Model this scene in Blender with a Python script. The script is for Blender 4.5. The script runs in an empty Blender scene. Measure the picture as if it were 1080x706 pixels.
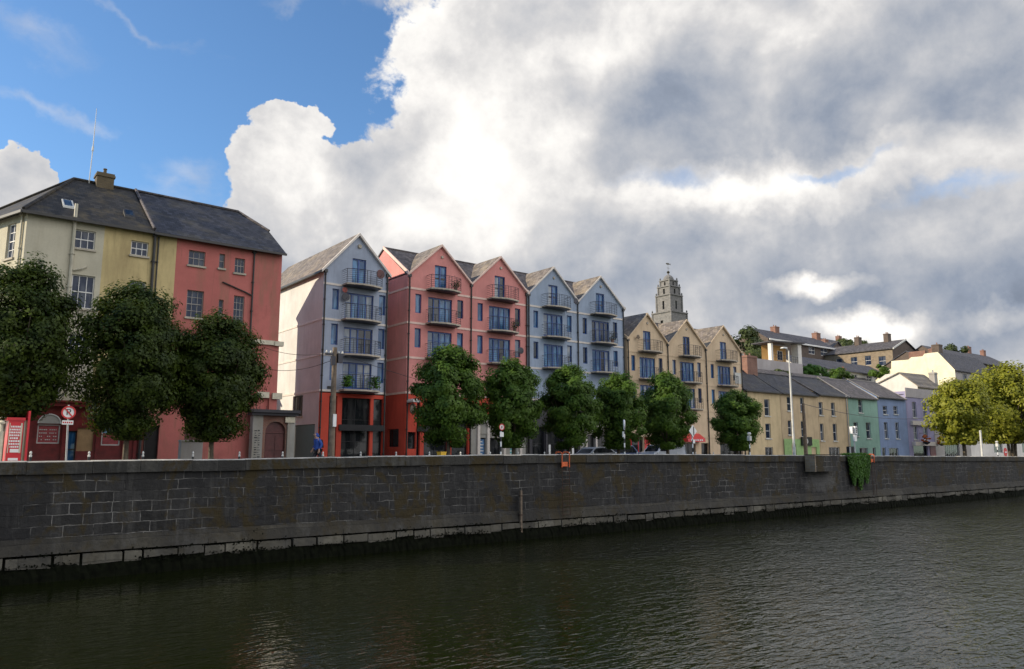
import bpy, bmesh, math, random
from math import sin, cos, tan, atan2, asin, radians, degrees, pi, sqrt, floor
from mathutils import Vector, Matrix
import numpy as np
random.seed(7)
S = bpy.context.scene
C = S.collection

# ------------------------------------------------------------------ camera
AZ, PITCH, F, CX, CY, EYE = radians(38.25), radians(8.77), 810.0, 540.0, 353.0, 0.9
fwd = Vector((sin(AZ)*cos(PITCH), cos(AZ)*cos(PITCH), sin(PITCH)))
rgt = Vector((cos(AZ), -sin(AZ), 0))
upv = Vector((-sin(AZ)*sin(PITCH), -cos(AZ)*sin(PITCH), cos(PITCH)))
cam = bpy.data.objects.new('camera', bpy.data.cameras.new('camera'))
C.objects.link(cam)
cam.location = (0, 0, EYE)
cam.rotation_euler = (pi/2 + PITCH, 0, -AZ)
cam.data.lens = 27.0; cam.data.sensor_width = 36.0
cam.data.clip_start = 0.05; cam.data.clip_end = 9000
S.camera = cam

def ray(px, py):
    return fwd + rgt*((px-CX)/F) + upv*((CY-py)/F)
def onY(px, py, Y):      # point of the plane y = Y seen at that place of the photograph
    r = ray(px, py); t = Y/r.y
    return (r.x*t, Y, EYE + r.z*t)
def onX(px, py, X):
    r = ray(px, py); t = X/r.x
    return (X, r.y*t, EYE + r.z*t)

# ------------------------------------------------------------------ materials
def nt(m):
    m.use_nodes = True
    t = m.node_tree; t.nodes.clear()
    return t
def node(t, typ, **kw):
    n = t.nodes.new(typ)
    for k, v in kw.items():
        if k.startswith('i_'):
            key = k[2:]
            key = int(key) if key.isdigit() else key.replace('_', ' ')
            n.inputs[key].default_value = v
        else: setattr(n, k, v)
    return n
def ln(t, a, b): t.links.new(a, b)
def c4(c): return (c[0], c[1], c[2], 1)
def mixc(t, f, a, b, mode='MIX'):
    n = node(t, 'ShaderNodeMix', data_type='RGBA', blend_type=mode)
    for s, v in ((0, f), (6, a), (7, b)):
        if hasattr(v, 'is_linked') or hasattr(v, 'links'): ln(t, v, n.inputs[s])
        elif s == 0: n.inputs[0].default_value = v
        else: n.inputs[s].default_value = c4(v)
    return n.outputs[2]
def mth(t, op, a, b=None, c=None, clamp=False):
    n = node(t, 'ShaderNodeMath', operation=op, use_clamp=clamp)
    for i, v in enumerate((a, b, c)):
        if v is None: continue
        if hasattr(v, 'links'): ln(t, v, n.inputs[i])
        else: n.inputs[i].default_value = v
    return n.outputs[0]
def mapr(t, v, a, b, c=0.0, d=1.0, smooth=False):
    n = node(t, 'ShaderNodeMapRange', clamp=True)
    if smooth: n.interpolation_type = 'SMOOTHSTEP'
    ln(t, v, n.inputs[0])
    for i, x in enumerate((a, b, c, d)): n.inputs[i+1].default_value = x
    return n.outputs[0]
def noise(t, vec, scale, detail=4, rough=.55, sc=None, dist=0.0):
    if sc:
        mp = node(t, 'ShaderNodeMapping'); mp.inputs['Scale'].default_value = sc
        ln(t, vec, mp.inputs[0]); vec = mp.outputs[0]
    n = node(t, 'ShaderNodeTexNoise', i_Scale=scale, i_Detail=detail, i_Roughness=rough, i_Distortion=dist)
    ln(t, vec, n.inputs['Vector'])
    return n.outputs[0]
MATS = {}
def base(name):
    m = bpy.data.materials.new(name); t = nt(m)
    out = node(t, 'ShaderNodeOutputMaterial'); b = node(t, 'ShaderNodeBsdfPrincipled')
    ln(t, b.outputs[0], out.inputs[0])
    g = node(t, 'ShaderNodeNewGeometry')
    MATS[name] = m
    return m, t, b, g.outputs['Position']
def simple(name, col, rough=.6, metal=0., var=.15, scale=3., bump=0.0, spec=.5):
    m, t, b, pos = base(name)
    n = noise(t, pos, scale, 5)
    f = mapr(t, n, .3, .7)
    lo = [c*(1-var) for c in col]; hi = [min(1, c*(1+var)) for c in col]
    ln(t, mixc(t, f, lo, hi), b.inputs['Base Color'])
    b.inputs['Roughness'].default_value = rough; b.inputs['Metallic'].default_value = metal
    b.inputs['Specular IOR Level'].default_value = spec
    if bump:
        bp = node(t, 'ShaderNodeBump', i_Strength=bump, i_Distance=.02)
        ln(t, noise(t, pos, scale*8, 4), bp.inputs['Height']); ln(t, bp.outputs[0], b.inputs['Normal'])
    return m
def render(name, col, stain=(.25, .2, .13), amt=.35, clean=False):
    """painted render: blotches, long vertical rain streaks, fine grain"""
    m, t, b, pos = base(name)
    a = noise(t, pos, .55, 5, .6)
    c = mixc(t, mapr(t, a, .35, .65), [x*.88 for x in col], [min(1, x*1.08) for x in col])
    g = noise(t, pos, 9, 4, .6)
    c = mixc(t, mth(t, 'MULTIPLY', mapr(t, g, .45, .8), .25), c, [x*.7 for x in col])
    s = noise(t, pos, 1.0, 5, .65, sc=(1.6, 1.6, .28))
    f = mth(t, 'MULTIPLY', mapr(t, s, .48, .72), amt)
    c = mixc(t, f, c, stain)
    s4 = noise(t, pos, 1.0, 4, .6, sc=(7, 7, .5))
    c = mixc(t, mth(t, 'MULTIPLY', mapr(t, s4, .58, .75), amt*.6), c, [x*.6 for x in stain])
    if not clean:
        s2 = noise(t, pos, .35, 5, .7)
        f2 = mth(t, 'MULTIPLY', mapr(t, s2, .55, .75), amt*.8)
        c = mixc(t, f2, c, [x*.55 for x in col])
    ln(t, c, b.inputs['Base Color'])
    b.inputs['Roughness'].default_value = .85; b.inputs['Specular IOR Level'].default_value = .25
    bp = node(t, 'ShaderNodeBump', i_Strength=.35, i_Distance=.02)
    ln(t, noise(t, pos, 22, 4), bp.inputs['Height']); ln(t, bp.outputs[0], b.inputs['Normal'])
    return m
def slate(name, col, lichen=(.3, .26, .16), amt=.3, along='X'):
    m, t, b, pos = base(name)
    sp = node(t, 'ShaderNodeSeparateXYZ'); ln(t, pos, sp.inputs[0])
    cb = node(t, 'ShaderNodeCombineXYZ')
    ln(t, sp.outputs[0 if along == 'X' else 1], cb.inputs[0]); ln(t, sp.outputs[2], cb.inputs[1])
    br = node(t, 'ShaderNodeTexBrick', i_Scale=1.0, i_Mortar_Size=.012, i_Brick_Width=.32, i_Row_Height=.19, i_Bias=0.)
    br.inputs['Color1'].default_value = c4([x*.6 for x in col]); br.inputs['Color2'].default_value = c4([x*1.45 for x in col])
    br.inputs['Mortar'].default_value = c4([x*.4 for x in col])
    ln(t, cb.outputs[0], br.inputs['Vector'])
    n = noise(t, pos, .8, 6, .65)
    c = mixc(t, mth(t, 'MULTIPLY', mapr(t, n, .48, .72), amt), br.outputs[0], lichen)
    n2 = noise(t, pos, 2.5, 4)
    c = mixc(t, mth(t, 'MULTIPLY', mapr(t, n2, .5, .75), .35), c, [x*.5 for x in col])
    ln(t, c, b.inputs['Base Color'])
    b.inputs['Roughness'].default_value = .7; b.inputs['Specular IOR Level'].default_value = .3
    bp = node(t, 'ShaderNodeBump', i_Strength=.5, i_Distance=.03)
    ln(t, br.outputs[1], bp.inputs['Height']); bp.invert = True
    ln(t, bp.outputs[0], b.inputs['Normal'])
    return m
def brick(name, c1, c2, mortar, w=.22, h=.075, ms=.012):
    m, t, b, pos = base(name)
    sp = node(t, 'ShaderNodeSeparateXYZ'); ln(t, pos, sp.inputs[0])
    cb = node(t, 'ShaderNodeCombineXYZ')
    ln(t, mth(t, 'ADD', sp.outputs[0], sp.outputs[1]), cb.inputs[0]); ln(t, sp.outputs[2], cb.inputs[1])
    br = node(t, 'ShaderNodeTexBrick', i_Scale=1.0, i_Mortar_Size=ms, i_Brick_Width=w, i_Row_Height=h)
    for k, v in (('Color1', c1), ('Color2', c2), ('Mortar', mortar)): br.inputs[k].default_value = c4(v)
    ln(t, cb.outputs[0], br.inputs['Vector'])
    n = noise(t, pos, 1.3, 5)
    c = mixc(t, mth(t, 'MULTIPLY', mapr(t, n, .45, .75), .5), br.outputs[0], [x*.4 for x in c1])
    ln(t, c, b.inputs['Base Color']); b.inputs['Roughness'].default_value = .85
    return m
def glass(name, col=(.05, .07, .09), curtain=(.5, .5, .48), camt=.5, ior=1.9):
    m, t, b, pos = base(name)
    n = noise(t, pos, .9, 3, .5, sc=(3, 3, .6))
    c = mixc(t, mth(t, 'MULTIPLY', mapr(t, n, .46, .6), camt), col, curtain)
    ln(t, c, b.inputs['Base Color'])
    b.inputs['Roughness'].default_value = .04; b.inputs['IOR'].default_value = ior
    bp = node(t, 'ShaderNodeBump', i_Strength=.06, i_Distance=.05)
    ln(t, noise(t, pos, 1.6, 2), bp.inputs['Height']); ln(t, bp.outputs[0], b.inputs['Normal'])
    return m
def leaf(name, dark, light, trans=.35):
    m, t, b, pos = base(name)
    n = noise(t, pos, 1.3, 4, .6); n2 = noise(t, pos, 9, 2)
    f = mapr(t, mth(t, 'ADD', mth(t, 'MULTIPLY', n, .8), mth(t, 'MULTIPLY', n2, .2)), .36, .66)
    c = mixc(t, f, dark, light)
    ln(t, c, b.inputs['Base Color'])
    b.inputs['Roughness'].default_value = .55; b.inputs['Specular IOR Level'].default_value = .3
    tr = node(t, 'ShaderNodeBsdfTranslucent'); ln(t, c, tr.inputs[0])
    mx = node(t, 'ShaderNodeMixShader'); mx.inputs[0].default_value = trans
    ln(t, b.outputs[0], mx.inputs[1]); ln(t, tr.outputs[0], mx.inputs[2])
    ln(t, mx.outputs[0], t.nodes['Material Output'].inputs[0])
    return m

M = dict(
  cream=render('cream render', (.49, .455, .35), amt=.2),
  ochre=render('ochre render', (.54, .43, .215), stain=(.27, .2, .1), amt=.6),
  oldpink=render('old pink render', (.46, .145, .125), stain=(.26, .15, .10), amt=.8),
  pink=render('pink render', (.66, .27, .245), stain=(.42, .19, .17), amt=.45, clean=True),
  red=render('red render', (.54, .075, .045), stain=(.25, .04, .03), amt=.4, clean=True),
  lilac=render('lilac render', (.34, .385, .475), stain=(.22, .23, .28), amt=.5, clean=True),
  sunlitside=render('sun-lightened side render', (.60, .60, .575), stain=(.42, .41, .39), amt=.4, clean=True),  # more neutral than the front, and lightened so the colour carries the sunlight
  bluegrey=render('blue grey render', (.32, .385, .49), stain=(.2, .24, .3), amt=.45, clean=True),
  beige=render('beige render', (.62, .475, .32), stain=(.38, .28, .19), amt=.45, clean=True),
  housebeige=render('house beige render', (.58, .455, .27), stain=(.28, .2, .12), amt=.5),
  housetan=render('house tan render', (.52, .40, .25), stain=(.28, .2, .13), amt=.5),
  green=render('green render', (.24, .385, .315), stain=(.13, .23, .18), amt=.45),
  blue=render('blue render', (.22, .29, .45), stain=(.14, .17, .25), amt=.45),
  purple=render('purple render', (.31, .29, .43), stain=(.2, .18, .28), amt=.45),
  lightyellow=render('light yellow render', (.76, .70, .52), amt=.15, clean=True),
  white=render('white render', (.66, .63, .58), stain=(.4, .38, .33), amt=.25, clean=True),
  greywall=render('grey render', (.36, .34, .32), amt=.35),
  lilacwhite=render('lilac white render', (.40, .37, .37), amt=.2, clean=True),
  orange=render('orange render', (.62, .36, .13), amt=.2, clean=True),
  pubgreen=simple('pub green paint', (.27, .42, .16), .5),
  shopred=simple('dark red shop paint', (.13, .012, .012), .4, var=.35),
  white_trim=simple('pale string course', (.62, .56, .5), .6, var=.1),
  pinktrim=simple('pinkish string course', (.70, .50, .42), .6, var=.1),
  creamband=simple('cream band', (.55, .50, .38), .7, var=.2),
  slate_brown=slate('brown slate Y', (.17, .145, .125), (.42, .33, .2), .45, 'Y'),
  slate_brownX=slate('brown slate X', (.10, .088, .09), (.2, .17, .12), .25, 'X'),
  slate_dark=slate('dark slate', (.035, .037, .048), (.12, .105, .07), .45, 'X'),
  slate_moss=slate('mossy slate', (.03, .028, .026), (.11, .085, .04), .75, 'X'),
  slate_far=slate('far slate', (.06, .06, .075), (.14, .12, .10), .3, 'X'),
  slate_farY=slate('far slate Y', (.08, .075, .08), (.16, .13, .1), .3, 'Y'),
  bluepaint=simple('dark blue window paint', (.012, .06, .25), .4),
  blackpaint=simple('black paint', (.012, .012, .014), .45, var=.3),
  whitepaint=simple('white paint', (.72, .71, .68), .45, var=.1),
  offwhite=simple('off white paint', (.5, .5, .47), .5, var=.15),
  sill=simple('stone sill', (.38, .34, .27), .8, var=.2),
  pipe=simple('dark cast iron', (.03, .028, .026), .5, var=.3),
  creampipe=simple('cream pipe paint', (.42, .39, .3), .6),
  steel=simple('galvanised steel', (.38, .38, .38), .4, .6),
  rail=simple('dark railing metal', (.035, .035, .045), .4, .3),
  slab=simple('balcony concrete', (.40, .35, .28), .8, var=.25),
  glass=glass('window glass', (.012, .022, .05), (.26, .28, .30), .2, 1.42),
  glassb=glass('balcony door glass', (.015, .07, .17), (.12, .30, .52), .6, 1.55),  # blue of the reflected sky is put into the pane and curtain colours
  glasscurtain=glass('curtained window glass', (.16, .20, .26), (.42, .44, .44), .7, 1.5),
  glassnight=glass('open dark window', (.008, .012, .02), (.05, .08, .12), .4, 1.6),
  glassd=glass('dark shop glass', (.012, .014, .016), (.06, .06, .06), .5, 1.5),
  dark=simple('dark opening', (.012, .011, .011), .8, var=.3),
  door=simple('maroon door paint', (.09, .022, .02), .5, var=.3),
  board=simple('plywood board', (.30, .19, .09), .8, var=.2),
  cornice=simple('dark cornice', (.03, .028, .035), .6),
  pillar=render('pale pillar render', (.34, .33, .30), amt=.5),
  brickred=brick('red brick', (.20, .075, .05), (.28, .11, .07), (.2, .17, .14)),
  brickdark=brick('dark brick', (.09, .06, .045), (.13, .085, .06), (.1, .09, .08)),
  sunbuff=brick('sun-lightened buff rubble', (.26, .20, .13), (.19, .14, .09), (.24, .21, .17), .5, .22, .02),  # buff tone carries the sunlight on faces turned to the sun
  brickolive=brick('mossy brick', (.13, .095, .045), (.10, .07, .035), (.12, .1, .07)),
  towerstone=brick('tower limestone', (.17, .165, .16), (.22, .21, .20), (.12, .115, .11), 1.1, .5, .03),
  bark=simple('bark', (.10, .08, .055), .9, var=.4, scale=6, bump=.8),
  wood=simple('weathered timber', (.16, .12, .085), .85, var=.35, scale=5, bump=.5),
  redpaint=simple('bright red paint', (.55, .02, .03), .35, var=.1),
  signred=simple('sign red', (.55, .03, .03), .4, var=.05),
  signwhite=simple('sign white', (.75, .75, .73), .4, var=.05),
  signblack=simple('sign black', (.02, .02, .02), .4, var=.1),
  yellow=simple('yellow plastic', (.75, .45, .03), .45, var=.05),
  orangeflower=leaf('orange flowers', (.45, .10, .02), (.7, .2, .04), .2),
  rust=simple('rusty iron', (.05, .024, .014), .8, var=.4, scale=8),
  orangepaint=simple('orange paint', (.62, .12, .03), .5, var=.25, scale=8),
  ball=simple('copper gilt', (.06, .05, .03), .4, .5),
  asphalt=simple('asphalt', (.05, .05, .052), .85, var=.2, scale=2, bump=.4),
  paving=simple('footpath concrete', (.24, .23, .21), .85, var=.15, scale=2, bump=.3),
  kerb=simple('granite kerb', (.3, .29, .27), .8, var=.2, scale=4),
  line=simple('road paint', (.7, .7, .66), .6, var=.15),
  grassland=simple('hill ground', (.05, .07, .03), .95, var=.4, scale=.4),
  skin=simple('skin', (.42, .25, .18), .5, var=.05),
  hair=simple('dark hair', (.03, .02, .015), .6),
  jacket=simple('blue jacket cloth', (.02, .07, .32), .7, var=.2, scale=8),
  trousers=simple('dark trousers cloth', (.02, .02, .026), .8, var=.3, scale=8),
  rubber=simple('tyre rubber', (.02, .02, .02), .8),
  alloy=simple('wheel alloy', (.4, .4, .42), .3, .8),
  lamp_glass=simple('lamp lens', (.7, .7, .66), .15),
  tail=simple('red lens', (.4, .01, .01), .15),
  posterred=simple('poster red', (.28, .05, .055), .5, var=.3, scale=10),
  posterblue=simple('poster blue', (.10, .22, .42), .4, var=.5, scale=5),
  posterteal=simple('poster teal', (.12, .34, .34), .4, var=.4, scale=5),
  algae=simple('wet algae', (.0045, .0055, .0025), .95, var=.6, scale=4, bump=1.0, spec=.1),
  ivy=leaf('ivy leaf', (.045, .12, .015), (.10, .22, .03), .35),
  leafdark=leaf('dark lime leaf', (.014, .032, .004), (.075, .11, .010), .42),
  leafmid=leaf('street tree leaf', (.035, .085, .010), (.14, .235, .03), .45),
  leafgold=leaf('yellow green leaf', (.16, .18, .018), (.36, .36, .035), .45),
  leafolive=leaf('olive leaf', (.05, .07, .02), (.10, .13, .04), .35),
)
def carpaint(name, col):
    m, t, b, pos = base(name)
    b.inputs['Base Color'].default_value = c4(col); b.inputs['Roughness'].default_value = .3
    b.inputs['Coat Weight'].default_value = .7; b.inputs['Metallic'].default_value = .2
    return m
M['carsilver'] = carpaint('silver car paint', (.5, .53, .58))
M['carblue'] = carpaint('blue car paint', (.06, .10, .22))
M['cargrey'] = carpaint('grey car paint', (.2, .22, .25))
M['carblack'] = carpaint('black car paint', (.012, .012, .014))
M['carwhite'] = carpaint('white car paint', (.62, .63, .66))

# quay wall: big limestone courses with pale mortar, moss, soot and streaks
def quay_mat(name, stone, w, h, ms, pale, moss=.6, streak=.6):
    m, t, b, pos = base(name)
    sp = node(t, 'ShaderNodeSeparateXYZ'); ln(t, pos, sp.inputs[0])
    wob = noise(t, pos, .5, 4, .65)
    cb = node(t, 'ShaderNodeCombineXYZ')
    ln(t, mth(t, 'ADD', sp.outputs[0], sp.outputs[1]), cb.inputs[0])
    ln(t, mth(t, 'ADD', sp.outputs[2], mth(t, 'MULTIPLY', wob, .28)), cb.inputs[1])
    br = node(t, 'ShaderNodeTexBrick', i_Scale=1.0, i_Mortar_Size=ms, i_Brick_Width=w, i_Row_Height=h, i_Mortar_Smooth=.3)
    br.offset_frequency = 2; br.offset = .37; br.squash = .72; br.squash_frequency = 3
    br.inputs['Color1'].default_value = c4([x*.45 for x in stone]); br.inputs['Color2'].default_value = c4([x*1.7 for x in stone])
    br.inputs['Mortar'].default_value = c4([x*.8 for x in stone])
    ln(t, cb.outputs[0], br.inputs['Vector'])
    grain = noise(t, pos, 5, 6, .7)
    col = mixc(t, mapr(t, grain, .35, .7), br.outputs[0], [x*.8 for x in stone])
    # pale mortar survives only in patches
    keep = mapr(t, noise(t, pos, .45, 5, .7), .44, .60)
    mf = mth(t, 'MULTIPLY', mth(t, 'MULTIPLY', br.outputs[1], keep), pale)
    col = mixc(t, mf, col, (.26, .25, .23))
    # soot / damp
    soot = noise(t, pos, .28, 5, .7)
    col = mixc(t, mth(t, 'MULTIPLY', mapr(t, soot, .42, .66), .7), col, (.018, .018, .020))
    st = noise(t, pos, 1.0, 5, .7, sc=(1.7, 1.7, .16))
    col = mixc(t, mth(t, 'MULTIPLY', mapr(t, st, .44, .66), streak), col, (.02, .019, .018))
    st2 = noise(t, pos, 1.0, 5, .7, sc=(2.3, 2.3, .25)); 
    col = mixc(t, mth(t, 'MULTIPLY', mapr(t, st2, .52, .72), .5), col, (.095, .092, .085))
    # brown green moss hanging in irregular patches
    ms1 = noise(t, pos, .42, 6, .72, sc=(1.1, 1, .8), dist=.8)
    ms2 = noise(t, pos, 2.6, 4, .6)
    mm = mapr(t, mth(t, 'ADD', ms1, mth(t, 'MULTIPLY', ms2, .35)), .675, .77)
    col = mixc(t, mth(t, 'MULTIPLY', mm, moss), col, (.040, .029, .010))
    if name == 'quay limestone':   # lime wash-out stain below the landing
        dv = node(t, 'ShaderNodeVectorMath', operation='SUBTRACT'); ln(t, pos, dv.inputs[0]); dv.inputs[1].default_value = (56.8, 33, -1.25)
        dm = node(t, 'ShaderNodeVectorMath', operation='MULTIPLY'); ln(t, dv.outputs[0], dm.inputs[0]); dm.inputs[1].default_value = (.33, 1, .9)
        dl = node(t, 'ShaderNodeVectorMath', operation='LENGTH'); ln(t, dm.outputs[0], dl.inputs[0])
        q = mapr(t, mth(t, 'ADD', dl.outputs['Value'], mth(t, 'MULTIPLY', noise(t, pos, 1.6, 5, .7), 1.6)), 1.15, 1.75, .8, 0)
        col = mixc(t, q, col, (.12, .117, .112))
    ln(t, col, b.inputs['Base Color'])
    b.inputs['Roughness'].default_value = .8; b.inputs['Specular IOR Level'].default_value = .3
    hgt = mth(t, 'SUBTRACT', mth(t, 'MULTIPLY', grain, 1.4), br.outputs[1])
    bp = node(t, 'ShaderNodeBump', i_Strength=.8, i_Distance=.05)
    ln(t, hgt, bp.inputs['Height']); ln(t, bp.outputs[0], b.inputs['Normal'])
    return m
M['quay'] = quay_mat('quay limestone', (.029, .028, .027), 1.0, .40, .018, 1.5, .95)
M['coping'] = quay_mat('quay coping stone', (.05, .048, .041), 1.6, 1.3, .012, .3, 1.1, .6)
M['copingtop'] = simple('sky-lightened weathered coping top', (.36, .34, .30), .8, var=.35, scale=1.5, bump=.4)  # skylight caught by the top edge is put into this lighter colour
M['plinth'] = quay_mat('quay plinth render', (.05, .045, .034), 3.1, 1.1, .012, .2, .5, .45)
M['footing'] = quay_mat('quay footing stone', (.135, .125, .098), 1.4, 3, .03, .0, .3, .25)

# ------------------------------------------------------------------ mesh builder
WORLD = {}
class MB:
    def __init__(s): s.v = []; s.f = []; s.mi = []; s.g = []
    def quad(s, *p, mi=0):
        n = len(s.v); s.v += [tuple(q) for q in p]; s.f.append(tuple(range(n, n+len(p)))); s.mi.append(mi); return s
    def hexa(s, p, mi=0):   # 8 points: bottom 4 (ccw), top 4
        s.g.append((len(s.v), len(s.f)))
        n = len(s.v); s.v += [tuple(q) for q in p]
        for f in ((0,3,2,1), (4,5,6,7), (0,1,5,4), (1,2,6,5), (2,3,7,6), (3,0,4,7)):
            s.f.append(tuple(n+i for i in f)); s.mi.append(mi)
        return s
    def box(s, x0, x1, y0, y1, z0, z1, mi=0):
        return s.hexa([(x0,y0,z0),(x1,y0,z0),(x1,y1,z0),(x0,y1,z0),(x0,y0,z1),(x1,y0,z1),(x1,y1,z1),(x0,y1,z1)], mi)
    def wbox(s, P, u0, u1, z0, z1, d0, d1, mi=0):
        return s.hexa([P(u0,z0,d0),P(u1,z0,d0),P(u1,z0,d1),P(u0,z0,d1),P(u0,z1,d0),P(u1,z1,d0),P(u1,z1,d1),P(u0,z1,d1)], mi)
    def prism(s, pts, vec, mi=0):     # polygon extruded along vec
        s.g.append((len(s.v), len(s.f)))
        n = len(s.v); k = len(pts)
        s.v += [tuple(p) for p in pts] + [tuple(p[i]+vec[i] for i in range(3)) for p in pts]
        s.f.append(tuple(range(n, n+k))[::-1]); s.mi.append(mi)
        s.f.append(tuple(range(n+k, n+2*k))); s.mi.append(mi)
        for i in range(k):
            j = (i+1) % k
            s.f.append((n+i, n+j, n+k+j, n+k+i)); s.mi.append(mi)
        return s
    def slab(s, pts, th=.14, mi=0):
        return s.prism(pts, (0, 0, -th), mi)
    def tube(s, p0, p1, r0, r1=None, n=8, mi=0, caps=True):
        r1 = r0 if r1 is None else r1
        a = Vector(p0); b = Vector(p1); d = (b-a)
        if d.length < 1e-6: return s
        d.normalize()
        u = d.orthogonal().normalized(); w = d.cross(u)
        k = len(s.v)
        for c, r in ((a, r0), (b, r1)):
            for i in range(n):
                t = 2*pi*i/n; s.v.append(tuple(c + u*cos(t)*r + w*sin(t)*r))
        for i in range(n):
            j = (i+1) % n; s.f.append((k+i, k+j, k+n+j, k+n+i)); s.mi.append(mi)
        if caps:
            s.f.append(tuple(range(k, k+n))[::-1]); s.mi.append(mi)
            s.f.append(tuple(range(k+n, k+2*n))); s.mi.append(mi)
        return s
    def path(s, pts, r, n=6, mi=0):
        for a, b in zip(pts[:-1], pts[1:]): s.tube(a, b, r, r, n, mi)
        return s
    def lathe(s, c, prof, n=16, mi=0, ax='Z'):
        k = len(s.v)
        for r, z in prof:
            for i in range(n):
                t = 2*pi*i/n
                if ax == 'Z': s.v.append((c[0]+r*cos(t), c[1]+r*sin(t), c[2]+z))
                elif ax == 'Y': s.v.append((c[0]+r*cos(t), c[1]+z, c[2]+r*sin(t)))
                else: s.v.append((c[0]+z, c[1]+r*cos(t), c[2]+r*sin(t)))
        for q in range(len(prof)-1):
            for i in range(n):
                j = (i+1) % n
                s.f.append((k+q*n+i, k+q*n+j, k+(q+1)*n+j, k+(q+1)*n+i)); s.mi.append(mi)
        s.f.append(tuple(range(k, k+n))[::-1]); s.mi.append(mi)
        s.f.append(tuple(range(k+(len(prof)-1)*n, k+len(prof)*n))); s.mi.append(mi)
        return s
    def build_each(s, name, mats, parent=None):      # one object per box or prism added
        g = s.g + [(len(s.v), len(s.f))]
        for (v0, f0), (v1, f1) in zip(g[:-1], g[1:]):
            q = MB(); q.v = s.v[v0:v1]; q.f = [tuple(i-v0 for i in f) for f in s.f[f0:f1]]; q.mi = s.mi[f0:f1]; q.build(name, mats, parent)
    def build(s, name, mats, parent=None, smooth=False, recalc=True):
        if not s.f: return None
        me = bpy.data.meshes.new(name)
        off = Vector((0, 0, 0))
        if parent is not None: off = WORLD[parent.name]
        me.from_pydata([(a-off.x, b-off.y, c-off.z) for a, b, c in s.v], [], s.f)
        if not isinstance(mats, (list, tuple)): mats = [mats]
        for m in mats: me.materials.append(M[m] if isinstance(m, str) else m)
        me.polygons.foreach_set('material_index', s.mi)
        if recalc:
            bm = bmesh.new(); bm.from_mesh(me)
            bmesh.ops.remove_doubles(bm, verts=bm.verts, dist=1e-5) if smooth else None
            bmesh.ops.recalc_face_normals(bm, faces=bm.faces); bm.to_mesh(me); bm.free()
        if smooth: me.polygons.foreach_set('use_smooth', [True]*len(me.polygons))
        me.update()
        o = bpy.data.objects.new(name, me); C.objects.link(o)
        if parent is not None: o.parent = parent
        WORLD[o.name] = off
        return o
def tag(o, label=None, cat=None, group=None, kind=None):
    if label: o['label'] = label
    if cat: o['category'] = cat
    if group: o['group'] = group
    if kind: o['kind'] = kind
    return o
def thing(name, loc, label, cat, group=None, rz=0):
    o = bpy.data.objects.new(name, None); C.objects.link(o)
    o.location = loc; o.rotation_euler = (0, 0, rz); o.empty_display_size = .3
    WORLD[o.name] = Vector(loc)
    return tag(o, label, cat, group)
def copy_tree(o, parent=None):
    c = o.copy(); C.objects.link(c); c.parent = parent
    for ch in [x for x in S.objects if x.parent == o]: copy_tree(ch, c)
    return c
def text_mesh(name, txt, size, P, u, z, d, mat, parent, depth=.01):
    cu = bpy.data.curves.new('t', 'FONT'); cu.body = txt; cu.size = size; cu.extrude = depth/2
    cu.align_x = 'CENTER'; cu.align_y = 'CENTER'
    o = bpy.data.objects.new('t', cu); C.objects.link(o)
    dg = bpy.context.evaluated_depsgraph_get(); dg.update()
    me = bpy.data.meshes.new_from_object(o.evaluated_get(dg))
    mb = MB()
    for p in me.polygons: mb.quad(*[P(u+me.vertices[i].co.x, z+me.vertices[i].co.y, d-me.vertices[i].co.z) for i in p.vertices])
    bpy.data.objects.remove(o); bpy.data.curves.remove(cu)
    return mb.build(name, mat, parent)

# ------------------------------------------------------------------ walls and windows
def PY(Y): return lambda u, z, d: (u, Y+d, z)          # wall facing the river (-Y)
def PX(X): return lambda u, z, d: (X+d, u, z)          # wall facing -X
def PXr(X): return lambda u, z, d: (X-d, u, z)         # wall facing +X
def wall(mb, P, top, zb, holes=(), rev=.18, mi=0, thick=None):
    """top = [(u,z)...] roof line; holes (u0,u1,z0,z1[,arch]) really cut, with reveals"""
    us = sorted(set([round(p[0], 4) for p in top] + [round(h[0], 4) for h in holes] + [round(h[1], 4) for h in holes]))
    def tz(u):
        for (a, za), (b, zb2) in zip(top[:-1], top[1:]):
            if a-1e-6 <= u <= b+1e-6: return za + (zb2-za)*(u-a)/max(1e-9, b-a)
        return top[-1][1]
    for a, b in zip(us[:-1], us[1:]):
        if b-a < 1e-4: continue
        mid = (a+b)/2
        hs = sorted([h for h in holes if h[0] <= mid <= h[1]], key=lambda h: h[2])
        z = zb
        for h in hs:
            if h[2]-z > 1e-4: mb.quad(P(a,z,0), P(b,z,0), P(b,h[2],0), P(a,h[2],0), mi=mi)
            z = h[3]
        mb.quad(P(a,z,0), P(b,z,0), P(b,tz(b),0), P(a,tz(a),0), mi=mi)
    for h in holes:
        u0, u1, z0, z1 = h[:4]
        mb.quad(P(u0,z0,0), P(u0,z1,0), P(u0,z1,rev), P(u0,z0,rev), mi=mi)
        mb.quad(P(u1,z0,0), P(u1,z1,0), P(u1,z1,rev), P(u1,z0,rev), mi=mi)
        mb.quad(P(u0,z1,0), P(u1,z1,0), P(u1,z1,rev), P(u0,z1,rev), mi=mi)
        mb.quad(P(u0,z0,0), P(u1,z0,0), P(u1,z0,rev), P(u0,z0,rev), mi=mi)
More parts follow.
